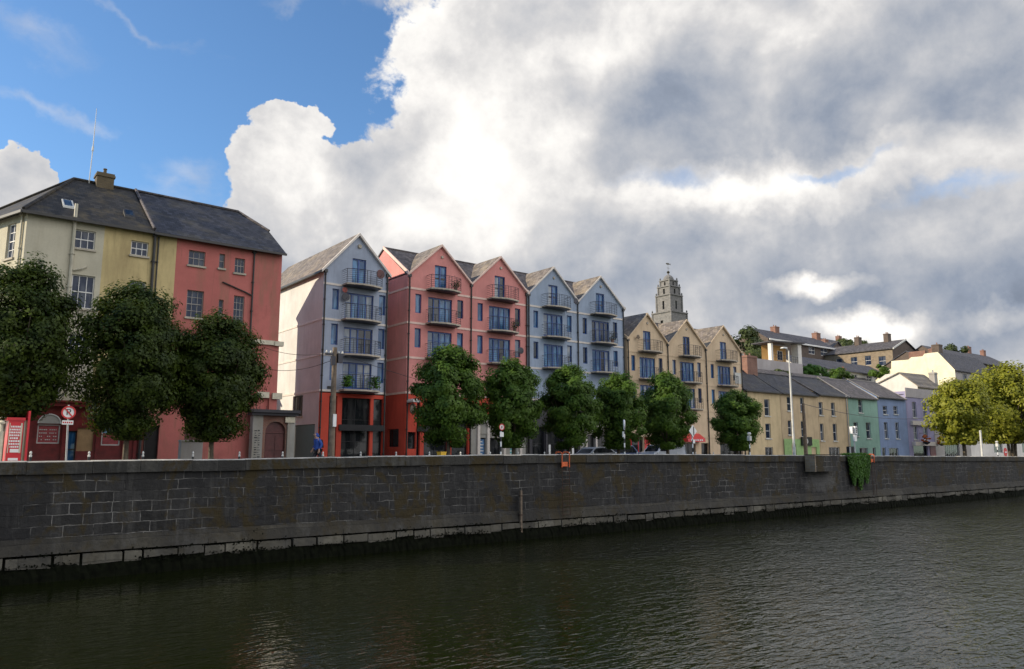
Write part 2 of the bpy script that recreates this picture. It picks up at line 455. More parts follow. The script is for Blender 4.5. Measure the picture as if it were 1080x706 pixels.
def window(par, P, u0, u1, z0, z1, nx=2, nz=2, fr='whitepaint', gl='glass', rec=.12, sill=None, name='window', fw=.055, bar=.03, rev=.18, mid=True):
    m = MB()
    d0, d1 = rec, rec+.05
    m.wbox(P, u0, u0+fw, z0, z1, d0, d1); m.wbox(P, u1-fw, u1, z0, z1, d0, d1)
    m.wbox(P, u0+fw, u1-fw, z1-fw, z1, d0, d1); m.wbox(P, u0+fw, u1-fw, z0, z0+fw, d0, d1)
    for i in range(1, nx):
        u = u0 + (u1-u0)*i/nx; m.wbox(P, u-bar/2, u+bar/2, z0+fw, z1-fw, d0+.01, d1-.004)
    for i in range(1, nz):
        z = z0 + (z1-z0)*i/nz
        b = bar*1.7 if (mid and i == nz//2) else bar
        m.wbox(P, u0+fw, u1-fw, z-b/2, z+b/2, d0+.006, d1-.002)
    w = m.build(name, fr, par)
    WORLD[w.name] = WORLD[par.name]
    MB().quad(P(u0,z0,rec+.04), P(u1,z0,rec+.04), P(u1,z1,rec+.04), P(u0,z1,rec+.04)).build('pane', gl, w)
    if sill:
        MB().wbox(P, u0-.08, u1+.08, z0-.11, z0-.002, -.09, rec).build('sill', sill, w)
    return w
def dark_fill(par, P, u0, u1, z0, z1, d=.3, mat='dark', name='opening'):
    return MB().quad(P(u0,z0,d), P(u1,z0,d), P(u1,z1,d), P(u0,z1,d)).build(name, mat, par)
def pipe(par, P, u, z0, z1, r=.05, mat='pipe', d=-.08, name='downpipe', hop=True):
    m = MB(); m.tube(P(u, z0, d), P(u, z1, d), r, r, 8)
    z = z0+.6
    while z < z1: m.tube(P(u, z, d), P(u, z+.07, d), r*1.45, r*1.45, 8); m.wbox(P, u-r*1.6, u+r*1.6, z+.01, z+.06, d, 0.0); z += 1.8
    if hop: m.wbox(P, u-.12, u+.12, z1-.02, z1+.2, d-.08, d+.08)
    return m.build(name, mat, par)
def chimney(par, x0, x1, y0, y1, z0, z1, mat='brickred', pots=2, potmat='brickred'):
    m = MB(); m.box(x0, x1, y0, y1, z0, z1-.25); m.box(x0-.06, x1+.06, y0-.06, y1+.06, z1-.25, z1-.12); m.box(x0-.02, x1+.02, y0-.02, y1+.02, z1-.12, z1)
    c = m.build('chimney', mat, par)
    for i in range(pots):
        xx = x0 + (x1-x0)*(i+.5)/pots
        MB().lathe((xx, (y0+y1)/2, z1), [(.12, 0), (.10, .1), (.09, .3), (.12, .33), (.11, .38)], 10).build('chimney_pot', potmat, c)
    return c

# ------------------------------------------------------------------ ground, river, quay
def sstep(a, b, x):
    t = max(0, min(1, (x-a)/(b-a))); return t*t*(3-2*t)
def terrain(x, y):
    return 24*sstep(57, 108, y)*sstep(20, 85, x) + 10*sstep(130, 260, y)*sstep(20, 85, x)
gy = [-3000, -300, -40, -.62, -.60, 33.5, 33.52, 45, 57] + [57+i*4 for i in range(1, 16)] + [130, 160, 200, 260, 400, 900, 3500]
gx = [-3500, -800, -200, -60, 0, 20] + [20+i*8 for i in range(1, 16)] + [160, 180, 210, 250, 300, 420, 700, 1500, 4000]
m = MB()
gv = {}
for i, x in enumerate(gx):
    for j, y in enumerate(gy):
        z = 0.0 if y <= -.61 else (-6 if y < 33.51 else 0.0 + terrain(x, y))
        if y <= -.61: z = -.02
        gv[i, j] = len(m.v); m.v.append((x, y, z))
for i in range(len(gx)-1):
    for j in range(len(gy)-1):
        m.f.append((gv[i,j], gv[i+1,j], gv[i+1,j+1], gv[i,j+1])); m.mi.append(0)
tag(m.build('ground', 'grassland'), kind='structure')
WZ = -3.68
# water
wm, t, b, pos = base('river water')
b.inputs['Base Color'].default_value = (.007, .0095, .0018, 1); b.inputs['Roughness'].default_value = .01; b.inputs['IOR'].default_value = 1.33
n1 = noise(t, pos, 2.8, 2, .5, sc=(.6, 1.35, 1), dist=.8); n2 = noise(t, pos, .7, 2, .5, sc=(.7, 1.2, 1)); n3 = noise(t, pos, 8.0, 2, .5)
sx = node(t, 'ShaderNodeSeparateXYZ'); ln(t, pos, sx.inputs[0])
gust = mth(t, 'MULTIPLY', mapr(t, noise(t, pos, .07, 3, .6), .35, .65, .6, 1.15), mapr(t, mth(t, 'ADD', sx.outputs[0], mth(t, 'MULTIPLY', noise(t, pos, .12, 3), 14)), 12, 48, .45, 1.7))
h = mth(t, 'ADD', mth(t, 'MULTIPLY', n1, .058), mth(t, 'ADD', mth(t, 'MULTIPLY', n2, .04), mth(t, 'MULTIPLY', n3, .013)))
h = mth(t, 'MULTIPLY', h, gust)
bp = node(t, 'ShaderNodeBump', i_Strength=1.0, i_Distance=1.0); ln(t, h, bp.inputs['Height']); ln(t, bp.outputs[0], b.inputs['Normal'])
tag(MB().quad((-900, -.6, WZ), (1800, -.6, WZ), (1800, 33.3, WZ), (-900, 33.3, WZ)).build('river', wm), kind='structure')
# near embankment (behind the lens)
nb = thing('near_quay_wall', (0, -.4, WZ), 'stone quay wall on the near bank under the viewer', 'wall')
MB().box(-300, 300, -.58, -.12, WZ-1, .25).build('wall_face', 'quay', nb); MB().box(-300, 300, -.60, -.08, .25, .6).build('coping', 'coping', nb)

# road surfaces
tag(MB().quad((-300, 36.2, .004), (900, 36.2, .004), (900, 46.3, .004), (-300, 46.3, .004)).build('road', 'asphalt'), kind='structure')
tag(MB().box(-300, 900, 33.53, 36.0, .002, .13).build('riverside_pavement', 'paving'), kind='structure')
tag(MB().box(-300, 900, 36.0, 36.2, .001, .135).build('riverside_kerb', 'kerb'), kind='structure')
tag(MB().box(-300, 900, 46.5, 57, .002, .13).build('far_pavement', 'paving'), kind='structure')
tag(MB().box(-300, 900, 46.3, 46.5, .001, .135).build('far_kerb', 'kerb'), kind='structure')
m = MB()
for i in range(90): m.quad((-60+i*4, 41.4, .009), (-58+i*4, 41.4, .009), (-58+i*4, 41.5, .009), (-60+i*4, 41.5, .009))
tag(m.build('road_markings', 'line'), kind='structure')

# far quay wall
TOPZ = [(-60, .45), (2.8, .60), (7, .64), (12, .66), (18, .76), (26, .82), (36, .84), (50, .76), (75, .62), (99, .52), (140, .5), (1500, .5)]
def topz(x):
    for (a, za), (b2, zb2) in zip(TOPZ[:-1], TOPZ[1:]):
        if x <= b2: return za + (zb2-za)*(x-a)/(b2-a)
    return .5
qw = thing('quay_wall', (40, 33, WZ), 'long dark limestone quay wall rising from the river with mossy stains', 'wall')
random.seed(3)
# coping stones: individual stones with slight offsets
def xs_list(a, b2, lo, hi):
    o = [a]
    while o[-1] < b2: o.append(o[-1]+random.uniform(lo, hi))
    return o
m = MB(); mt = MB(); xs = xs_list(-40, 150, 1.1, 2.3)
for a, b2 in zip(xs[:-1], xs[1:]):
    dy = random.uniform(-.012, .012); dz = random.uniform(-.012, .012); za, zb2 = topz(a)+dz, topz(b2)+dz
    y0, y1 = 32.93+dy, 33.5; lo = .48
    m.hexa([(a+.006, y0, za-lo), (b2-.006, y0, zb2-lo), (b2-.006, y1, zb2-lo), (a+.006, y1, za-lo), (a+.006, y0, za-.045), (b2-.006, y0, zb2-.045), (b2-.006, y1, zb2-.045), (a+.006, y1, za-.045)])
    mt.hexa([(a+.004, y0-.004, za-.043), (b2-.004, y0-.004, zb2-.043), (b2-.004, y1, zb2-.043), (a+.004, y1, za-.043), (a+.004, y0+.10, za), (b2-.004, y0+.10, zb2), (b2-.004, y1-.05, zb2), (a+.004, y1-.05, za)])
m.hexa([(150, 32.93, .12), (1500, 32.93, .12), (1500, 33.5, .12), (150, 33.5, .12), (150, 32.96, .5), (1500, 32.96, .5), (1500, 33.5, .5), (150, 33.5, .5)])
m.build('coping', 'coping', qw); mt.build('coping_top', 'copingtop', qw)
# face: gridded sheet with real unevenness, thick body behind
m = MB(); X0, X1, nxx, nzz = -40, 150, 760, 16
idx = {}
for i in range(nxx+1):
    x = X0 + (X1-X0)*i/nxx
    for j in range(nzz+1):
        zt = topz(x)-.47; z = -2.22 + (zt+2.22)*j/nzz
        y = 33.02 + .02*sin(x*.8)+.008*random.uniform(-1, 1) + .03*(j/nzz)
        idx[i, j] = len(m.v); m.v.append((x, y, z))
for i in range(nxx):
    for j in range(nzz): m.f.append((idx[i,j], idx[i+1,j], idx[i+1,j+1], idx[i,j+1])); m.mi.append(0)
m.box(-40, 150, 33.12, 33.49, -4.5, .05)
m.box(150, 1500, 33.05, 33.49, -4.5, .12); m.box(-400, -40, 33.02, 33.49, -4.5, .5)
m.build('wall_face', 'quay', qw)
m = MB()     # sloping plinth band
xs = xs_list(-40, 150, 1.5, 3.2)
for a, b2 in zip(xs[:-1], xs[1:]):
    dy = random.uniform(-.02, .02)
    m.hexa([(a, 32.82+dy, -2.72), (b2, 32.82+dy, -2.72), (b2, 33.1, -2.72), (a, 33.1, -2.72), (a, 33.0, -2.18+dy), (b2, 33.0, -2.18+dy), (b2, 33.1, -2.18+dy), (a, 33.1, -2.18+dy)])
m.build('plinth', 'plinth', qw)
m = MB()     # worn footing blocks
xs = xs_list(-40, 150, .7, 1.7)
for a, b2 in zip(xs[:-1], xs[1:]):
    g = random.uniform(.02, .06); dy = random.uniform(-.04, .02); zt = -2.77-random.uniform(0, .05); zb2 = -3.13+random.uniform(-.10, .09)
    m.hexa([(a+g, 32.78+dy, zb2), (b2-g, 32.78+dy, zb2-random.uniform(-.06, .06)), (b2-g, 33.1, zb2), (a+g, 33.1, zb2),
            (a+g, 32.80+dy, zt), (b2-g, 32.80+dy, zt+random.uniform(-.04, .03)), (b2-g, 33.1, zt), (a+g, 33.1, zt)])
m.build('footing', 'footing', qw)
m = MB(); rr = random.Random(31)      # tufts of dark weed clinging to the joints
for i in range(16000):
    x = rr.uniform(-6, 125); cl = sin(x*1.7)+sin(x*.61+1)+sin(x*4.3)*.6
    if rr.random() > .32+.22*cl: continue
    z = rr.choice([-2.74, -3.1, -3.1, -3.2]) + rr.gauss(0, .05) + (.12*max(0, cl-1.2)*rr.random()*4 if rr.random() < .3 else 0)
    a = Vector((x, 32.76-rr.random()*.05 + (.0 if z < -2.9 else .03), z)); q = rr.uniform(.02, .055); v1 = Vector((rr.gauss(0,1), rr.gauss(0,.5), rr.gauss(0,1))).normalized()*q; v2 = v1.cross(Vector((rr.gauss(0,.4),-1,rr.gauss(0,.4)))).normalized()*q*.8
    m.quad(a-v1, a+v2, a+v1, a-v2)
o = m.build('weed_tufts', 'algae', qw, recalc=False); o['kind'] = 'stuff'
m = MB(); idx = {}   # weed covered foot, lumpy
nx2 = 1300
for i in range(nx2+1):
    x = -40 + 190*i/nx2
    for j, (yy, zz) in enumerate([(33.1, -2.73), (32.95, -2.9), (32.88, -3.05), (32.78, -3.2), (32.74, -3.45), (32.72, -3.95)]):
        r = random.uniform(-1, 1)
        idx[i, j] = len(m.v); m.v.append((x+r*.03, yy+(.03*r if j > 1 else 0)+.03*sin(x*.9), zz+(.03*random.uniform(-1, 1) if j > 0 else 0)))
for i in range(nx2):
    for j in range(5): m.f.append((idx[i,j], idx[i+1,j], idx[i+1,j+1], idx[i,j+1])); m.mi.append(0)
m.build('weed_band', 'algae', qw)

# projecting stair landing at the wall
bx = thing('river_landing', (56.3, 32.6, -.5), 'dark landing jutting from the quay wall with end face tinted buff as sunlit beside the tall lamp', 'landing')
MB().box(54.62, 58.2, 32.1, 32.92, -.5, .70).build('front_panel', 'quay', bx)
MB().box(54.5, 54.61, 32.08, 32.92, -.52, .74).build('end_face', 'sunbuff', bx)  # sunlight on this end is put into its lighter buff colour
MB().box(54.48, 58.25, 32.05, 32.92, .745, .80).build('coping', 'coping', bx)

# ladders, timber fender
def ladder(x, label, top):
    l = thing('quay_ladder', (x, 32.8, WZ), label, 'ladder', 'ladders down the quay wall')
    for s in (-.28, .28):
        q = MB(); q.tube((x+s, 32.78, -2.6), (x+s, 32.82, .1), .02, .02, 6); q.build('rail', 'rust', l)
        q = MB(); q.path([(x+s, 32.82, .1), (x+s, 32.80, topz(x)+.05), (x+s, 32.95, topz(x)+top), (x+s, 33.3, topz(x)+top), (x+s, 33.35, topz(x))], .035, 6); q.build('handrail', 'orangepaint', l)
    q = MB()
    for k in range(11): q.tube((x-.28, 32.79, -2.5+k*.24), (x+.28, 32.79, -2.5+k*.24), .012, .016, 6)
    q.build('rung', 'rust', l)
    q = MB(); q.box(x-.2, x+.2, 32.86, 32.9, .15, .4)
    q.build('painted_plate', 'orangepaint', l)
ladder(29.75, 'rusty ladder with orange top below the blue grey flats, middle of the wall', .12)
ladder(64.7, 'rusty ladder with orange top just right of the hanging ivy', .12)
fe = thing('timber_fender', (26.5, 32.8, -3.2), 'weathered upright timber fender low on the quay wall left of the orange ladder', 'fender')
MB().box(26.42, 26.54, 32.76, 32.88, -3.3, -1.1).build('post', 'wood', fe)
m = MB(); m.box(26.39, 26.57, 32.74, 32.92, -1.4, -1.35); m.box(26.39, 26.57, 32.74, 32.92, -2.4, -2.35); m.build('strap', 'rust', fe)

# ------------------------------------------------------------------ the old houses (left)
Y0 = 46.0
P = PY(Y0)
ch = thing('terrace_house', (7, 46, 0), 'old cream and ochre house with a dark red ground floor and mossy hipped slate roof', 'house')
wh = [(6.3,7.3,11.82,12.84), (6.36,7.45,8.56,10.36), (6.45,7.43,5.9,7.16), (9.1,10.0,11.88,12.7), (9.17,10.02,8.95,10.42), (8.9,9.8,5.9,7.1)]
m = MB(); wall(m, P, [(4.08,13.35),(7.72,13.35)], 3.45, wh[:3]); m.build('wall', 'cream', ch)
m = MB(); wall(m, P, [(7.72,13.35),(10.2,13.35)], 3.45, wh[3:]); m.build('wall', 'ochre', ch)
# slanting end wall in the sun
dx = -.36
def PE(u, z, d): return (4.08 + dx*u + d*.94, 46 + u - d*.0, z)
m = MB(); wall(m, PE, [(0,13.35),(11,13.35)], 0, [(1.0,1.85,11.05,12.95), (1.0,1.85,7.8,9.8)]); wall(m, PY(57), [(.2,13.35),(10.2,13.35)], 0); m.build('wall', 'cream', ch)
for z0, z1 in ((11.05,12.95), (7.8,9.8)): window(ch, PE, 1.0, 1.85, z0, z1, 2, 4, sill='sill')
for (a, b2, z0, z1), (nx, nz) in zip(wh, [(3,2),(3,2),(3,2),(3,2),(3,2),(3,2)]): window(ch, P, a, b2, z0, z1, nx, nz, sill='sill')
m = MB()     # roof, built as slabs
e = .28
def rz(y): return 13.3 + (y-45.7)*(17.25-13.3)/(51.5-45.7)
m.slab([(3.85,45.7,13.35),(10.18,45.7,13.35),(10.18,51.5,17.28),(6.75,51.5,17.3)], .1)
m.slab([(3.85,45.7,13.35),(-.3,57.3,13.35),(6.75,51.5,17.3)], .1)
m.slab([(-.3,57.3,13.35),(10.18,57.3,13.35),(10.18,51.5,17.28),(6.75,51.5,17.3)], .1)
rf = m.build('roof', 'slate_moss', ch)
m = MB(); m.path([(3.85,45.7,13.42),(6.75,51.5,17.36),(10.18,51.5,17.33)], .09, 6); m.path([(6.75,51.5,17.36),(-.3,57.3,13.42)], .09, 6); m.build('ridge_tiles', 'slate_moss', rf)
m = MB(); m.box(3.8,10.18,45.58,45.7,13.18,13.32); m.hexa([(3.72,45.62,13.18),(3.84,45.62,13.18),(-.28,57.3,13.18),(-.4,57.3,13.18),(3.72,45.62,13.32),(3.84,45.62,13.32),(-.28,57.3,13.32),(-.4,57.3,13.32)]); m.build('gutter', 'pipe', rf)
def skylight(par, x0, x1, y0, y1, fr='offwhite', tilt=0):
    m = MB(); m.hexa([(x0,y0,rz(y0)+.02),(x1,y0,rz(y0)+.02),(x1,y1,rz(y1)+.02),(x0,y1,rz(y1)+.02),(x0,y0,rz(y0)+.16),(x1,y0,rz(y0)+.16),(x1,y1,rz(y1)+.16+tilt),(x0,y1,rz(y1)+.16+tilt)])
    s_ = m.build('skylight', fr, par)
    MB().quad((x0+.08,y0+.08,rz(y0+.08)+.17),(x1-.08,y0+.08,rz(y0+.08)+.17),(x1-.08,y1-.06,rz(y1-.06)+.175+tilt),(x0+.08,y1-.06,rz(y1-.06)+.175+tilt)).build('pane', 'glassnight', s_)
skylight(rf, 5.75, 6.3, 46.9, 47.8); skylight(rf, 8.85, 9.4, 47.0, 47.6, 'pipe', .12)
c_ = chimney(rf, 7.9, 8.85, 51.0, 51.8, 16.6, 17.95, 'brickolive', 1, 'brickolive')
m = MB(); m.tube((7.55,51.4,17.0),(7.6,51.4,19.4),.03,.025,6); m.tube((7.6,51.4,19.4),(7.62,51.4,22.1),.03,.012,6); m.tube((7.6,51.4,19.3),(7.6,51.4,19.6),.06,.05,6)
m.build('antenna', 'offwhite', rf)
pipe(ch, P, 6.25, 3.6, 14.2, .085, 'creampipe', -.1, hop=False)
m = MB(); m.path([P(6.35,10.55,-.1),P(6.75,10.68,-.1),P(7.0,10.85,-.06)], .05); m.build('waste_pipe', 'creampipe', ch)
pipe(ch, PE, .32, 0, 13.2, .05, 'creampipe')
# red shopfront
hs = [(5.42,6.43,1.38,2.35), (6.80,7.22,.13,2.05), (7.23,8.0,1.0,2.2), (8.38,9.29,1.3,2.5)]
m = MB(); wall(m, P, [(4.08,3.3),(10.2,3.3)], 0, hs)
# arched head over the left window as a slightly raised pane surround
shop = m.build('shopfront', 'shopred', ch)
window(shop, P, 5.42, 6.43, 1.38, 2.35, 1, 1, 'offwhite', 'posterred', .05)
m = MB(); n0 = 14
arc = [(5.925+.50*cos(pi*i/n0), 2.40+.47*sin(pi*i/n0)) for i in range(n0+1)]
m.prism([P(a, z, -.03) for a, z in arc], (0,.03,0)); fan = m.build('fanlight', 'pillar', shop)
m = MB()
for i in range(n0):
    a, b2 = arc[i], arc[i+1]; m.tube(P(a[0],a[1],-.04), P(b2[0],b2[1],-.04), .035, .035, 6)
m.build('frame', 'offwhite', fan)
window(shop, P, 6.80, 7.22, .13, 2.05, 1, 2, 'blackpaint', 'glassb', .08, name='door')
dark_fill(shop, P, 7.23, 8.0, 1.0, 2.2, .06, 'board', 'boarded_panel')
w_ = window(shop, P, 8.38, 9.29, 1.3, 2.5, 1, 1, 'offwhite', 'glassb', .05)
dark_fill(w_, P, 8.45, 9.22, 1.36, 1.95, .06, 'posterred', 'poster')
m = MB()
for k in range(4):
    for q in range(9):
        if random.random() < .8: m.wbox(P, 5.52+q*.09, 5.52+q*.09+random.uniform(.03,.07), 1.55+k*.17, 1.55+k*.17+.05, .075, .085)
m.build('lettering', 'offwhite', shop)
m = MB(); m.wbox(P, 4.0, 10.2, 3.3, 3.5, -.25, 0); m.wbox(P, 4.0, 10.2, 3.5, 3.6, -.33, 0); m.build('cornice', 'shopred', ch)
m = MB(); 
for u in (4.2, 5.15, 6.62, 8.2, 9.5, 10.05): m.wbox(P, u-.09, u+.09, .13, 3.3, -.08, 0)
m.build_each('pilaster', 'shopred', shop)

ph = thing('terrace_house', (14, 46, 0), 'old faded pink house with an ochre strip, dark slate roof and jerkinhead gable', 'house')
wh2 = [(12.2,13.13,11.78,12.66), (13.95,14.28,11.84,12.72), (14.88,15.49,11.7,12.61), (12.25,13.19,8.69,10.29), (14.07,14.34,9.04,9.93), (14.95,15.58,8.63,10.29), (12.4,13.2,5.3,6.9)]
m = MB(); wall(m, P, [(10.2,13.3),(11.5,13.3)], 3.2); m.build('wall', 'ochre', ph)
m = MB(); wall(m, P, [(11.5,13.3),(17.8,13.22)], 0, wh2 + [(12.6,13.5,.13,2.5)])
wall(m, PXr(17.8), [(46,13.22),(48.9,15.35),(54.1,15.35),(57,13.22)], 0, [])
wall(m, P, [(10.2,3.2),(11.5,3.2)], 0, [(10.55,11.25,.13,2.4)]); wall(m, PY(57), [(10.2,13.2),(17.8,13.2)], 0)
m.build('wall', 'oldpink', ph)
dark_fill(ph, P, 10.55, 11.25, .13, 2.4, .15, 'dark', 'doorway'); dark_fill(ph, P, 12.6, 13.5, .13, 2.5, .15, 'door', 'door')
for (a, b2, z0, z1), (nx, nz) in zip(wh2, [(3,2),(1,2),(3,2),(3,4),(1,2),(3,4),(2,4)]): window(ph, P, a, b2, z0, z1, nx, nz, 'greywall', 'glass', sill='sill', fw=.045, bar=.025)
m = MB()
m.slab([(10.22,45.7,13.35),(17.95,45.7,13.3),(17.95,48.95,15.5),(16.7,51.5,17.2),(10.22,51.5,17.28)], .1)
m.slab([(10.22,57.3,13.35),(17.95,57.3,13.3),(17.95,54.05,15.5),(16.7,51.5,17.2),(10.22,51.5,17.28)], .1)
m.slab([(17.95,48.95,15.5),(17.95,54.05,15.5),(16.7,51.5,17.2)], .1)
rf = m.build('roof', 'slate_dark', ph)
m = MB(); m.path([(10.3,51.5,17.36),(16.7,51.5,17.28),(17.97,48.95,15.55)], .08); m.path([(10.2,45.75,13.5),(10.2,51.5,17.42)], .09); m.build('ridge_tiles', 'slate_brownX', rf)
m = MB(); m.box(10.2,17.95,45.58,45.7,13.15,13.28); m.build('gutter', 'pipe', rf)
pipe(ph, P, 10.28, .2, 13.1, .08, 'pipe', -.12); pipe(ph, P, 10.5, .2, 13.1, .04, 'pipe', -.08, hop=False)
pipe(ph, P, 16.02, 7.0, 13.1, .05, 'pipe'); m = MB(); m.path([P(14.2,11.0,-.06),P(15.6,10.55,-.08),P(15.95,10.4,-.08)], .045); m.build('waste_pipe', 'pipe', ph)
# projecting quoin pier with moulded bands
m = MB(); m.wbox(P, 16.0, 17.82, 4.2, 7.45, -.12, 0); m.wbox(P, 16.3, 17.0, 0, 4.2, -.14, 0); m.wbox(P, 17.35, 17.84, 0, 4.2, -.14, 0); m.wbox(P, 17.2, 17.84, 7.7, 7.75, -.1, 0)
m.build_each('pier', 'oldpink', ph)
m = MB(); m.wbox(P, 15.95, 17.5, 7.45, 7.72, -.24, 0); m.wbox(P, 17.5, 18.05, 7.42, 7.70, -.3, 0); m.wbox(P, 16.6, 17.3, 4.2, 4.55, -.26, -.141); m.wbox(P, 17.5, 18.1, 4.15, 4.52, -.3, 0)
m.build_each('moulded_band', 'creamband', ph)

# arched gateway in front of the gap
P5 = PY(45.3)
gw = thing('gateway', (17.4, 45.3, 0), 'small arched gateway with maroon door, pale pillars and dark cornice between pink and lilac buildings', 'gateway')
m = MB(); n0 = 12
# brick screen with arch cut, in strips
pts = [(17.0 + 1.25*(1-cos(pi*i/n0))/2, 2.15+.62*sin(pi*i/n0)) for i in range(n0+1)]
for a, b2 in zip(pts[:-1], pts[1:]): m.prism([P5(a[0],a[1],0), P5(b2[0],b2[1],0), P5(b2[0],3.12,0), P5(a[0],3.12,0)], (0,.4,0))
m.wbox(P5, 16.82, 17.0, 0, 3.12, 0, .4); m.wbox(P5, 18.25, 18.32, 0, 3.12, 0, .4); m.build('arch_wall', 'brickred', gw)
m = MB(); m.prism([P5(17.0,0.13,.2)] + [P5(a, z, .2) for a, z in pts] + [P5(18.25,0.13,.2)], (0,.06,0)); d_ = m.build('door', 'door', gw)
m = MB()
for u in (17.08, 17.68):
    for z0, z1 in ((.3,.95),(1.05,1.95)): m.wbox(P5, u, u+.5, z0, z1, .17, .199)
m.wbox(P5, 17.0, 18.25, 2.08, 2.16, .15, .199); m.build('panel', 'door', d_)
m = MB(); m.wbox(P5, 16.2, 16.8, 0, 3.12, -.1, .4); m.build('pillar', 'pillar', gw)
m = MB(); m.wbox(P5, 18.33, 18.8, 0, 3.12, -.1, .4); m.build('pillar', 'pillar', gw)
m = MB(); m.wbox(P5, 16.05, 18.9, 3.12, 3.28, -.28, .45); m.wbox(P5, 15.95, 19.0, 3.28, 3.46, -.4, .5); m.build('cornice', 'cornice', gw)
m = MB()
for k in range(13):
    z = .5+k*.14
    for q in range(2): m.wbox(P5, 16.3+q*.2+random.uniform(0,.05), 16.3+q*.2+random.uniform(.1,.2), z, z+random.uniform(.02,.07), -.115, -.101)
m.build('painted_marks', 'signblack', gw)
m = MB(); m.wbox(P5, 18.15, 18.75, 2.72, 3.05, -.16, -.102); m.build('yellow_plate', 'creamband', gw)
m = MB()
for u in (16.4, 16.6, 17.0): m.tube(P5(u,3.46,0), P5(u,3.46+random.uniform(.2,.5),0), .02, .012, 5)
m.build('finial', 'pipe', gw)

bk = thing('rear_house', (20.5, 59, 0), 'small grey rear building with a white sash window seen through the gap', 'house')
m = MB(); wall(m, PY(58.9), [(19,6.3),(22.4,6.3)], 0, [(21.1,22.2,4.2,5.9)]); m.build('wall', 'greywall', bk)
window(bk, PY(58.9), 21.1, 22.2, 4.2, 5.9, 2, 2, sill='sill'); m = MB(); m.slab([(18.8,58.7,6.35),(22.4,58.7,6.35),(22.4,62,7.6),(18.8,62,7.6)]); m.build('roof', 'slate_dark', bk)

# ------------------------------------------------------------------ balconies
def balcony(par, P, uc, w, z, flip=0, name='balcony', plants=0):
    n = 10; dep0, dep1 = .75, 1.12
    def edge(t, o=0.0):
        u = uc - w/2 + w*t; return u, -(dep0 + (dep1-dep0)*sin(pi*t)) - o
    pts = [P(uc-w/2, z-.12, 0)] + [P(*(lambda e: (e[0], z-.12, e[1]))(edge(i/n))) for i in range(n+1)] + [P(uc+w/2, z-.12, 0)]
    m = MB(); m.prism(pts, (0, 0, .12)); b_ = m.build(name, 'slab', par)
    m = MB()
    m.prism([P(uc-w/2+.1, z-.18, 0)] + [P(*(lambda e: (uc+(e[0]-uc)*.94, z-.18, e[1]*.9))(edge(i/n))) for i in range(n+1)] + [P(uc+w/2-.1, z-.18, 0)], (0, 0, .058))
    m.build('soffit_frame', 'rail', b_)
    m = MB()
    ring = [P(uc-w/2+.03, 0, 0)] ; 
    def rl(h): return [P(uc-w/2+.02, z+h, 0.0)] + [P(*(lambda e: (uc+(e[0]-uc)*.985, z+h, e[1]+.04))(edge(i/n))) for i in range(n+1)] + [P(uc+w/2-.02, z+h, 0.0)]
    for h in (.12, .28, .44, .60, .76, .90): m.path(rl(h), .011, 5)
    m.path(rl(1.02), .02, 6)
    for i in (0, 2, 4, 5, 6, 8, 10):
        e_ = edge(i/n); u = uc+(e_[0]-uc)*.985; m.tube(P(u, z-.1, e_[1]+.04), P(u, z+1.02, e_[1]+.04), .02, .02, 6)
    m.build('railing', 'rail', b_)
    return b_
GR = random.Random(77)
def french(par, P, u0, u1, z0, z1, n=4, gl='glassb', fr='bluepaint', rails=1):
    pp = [GR.choice(['glassb', 'glassb', 'glassb', 'glasscurtain', 'glassnight']) for _ in range(n)]
    w = MB(); fw = .07; d0 = .1
    w.wbox(P, u0, u0+fw, z0, z1, d0, d0+.06); w.wbox(P, u1-fw, u1, z0, z1, d0, d0+.06); w.wbox(P, u0+fw, u1-fw, z1-.1, z1, d0, d0+.06); w.wbox(P, u0+fw, u1-fw, z0, z0+.1, d0, d0+.06)
    for i in range(1, n):
        u = u0+(u1-u0)*i/n; h = .075 if i != n//2 else .11
        w.wbox(P, u-h/2, u+h/2, z0+.1, z1-.1, d0-.01, d0+.05)
    w.wbox(P, u0+fw, u1-fw, z0+(z1-z0)*.62, z0+(z1-z0)*.62+.035, d0+.012, d0+.045)
    o = w.build('french_window', fr, par)
    for i in range(n):
        a, b2 = u0+(u1-u0)*i/n, u0+(u1-u0)*(i+1)/n
        MB().quad(P(a,z0,d0+.045), P(b2,z0,d0+.045+GR.uniform(-.01,.012)), P(b2,z1,d0+.045+GR.uniform(-.01,.012)), P(a,z1,d0+.045)).build('pane', pp[i], o)
    return o

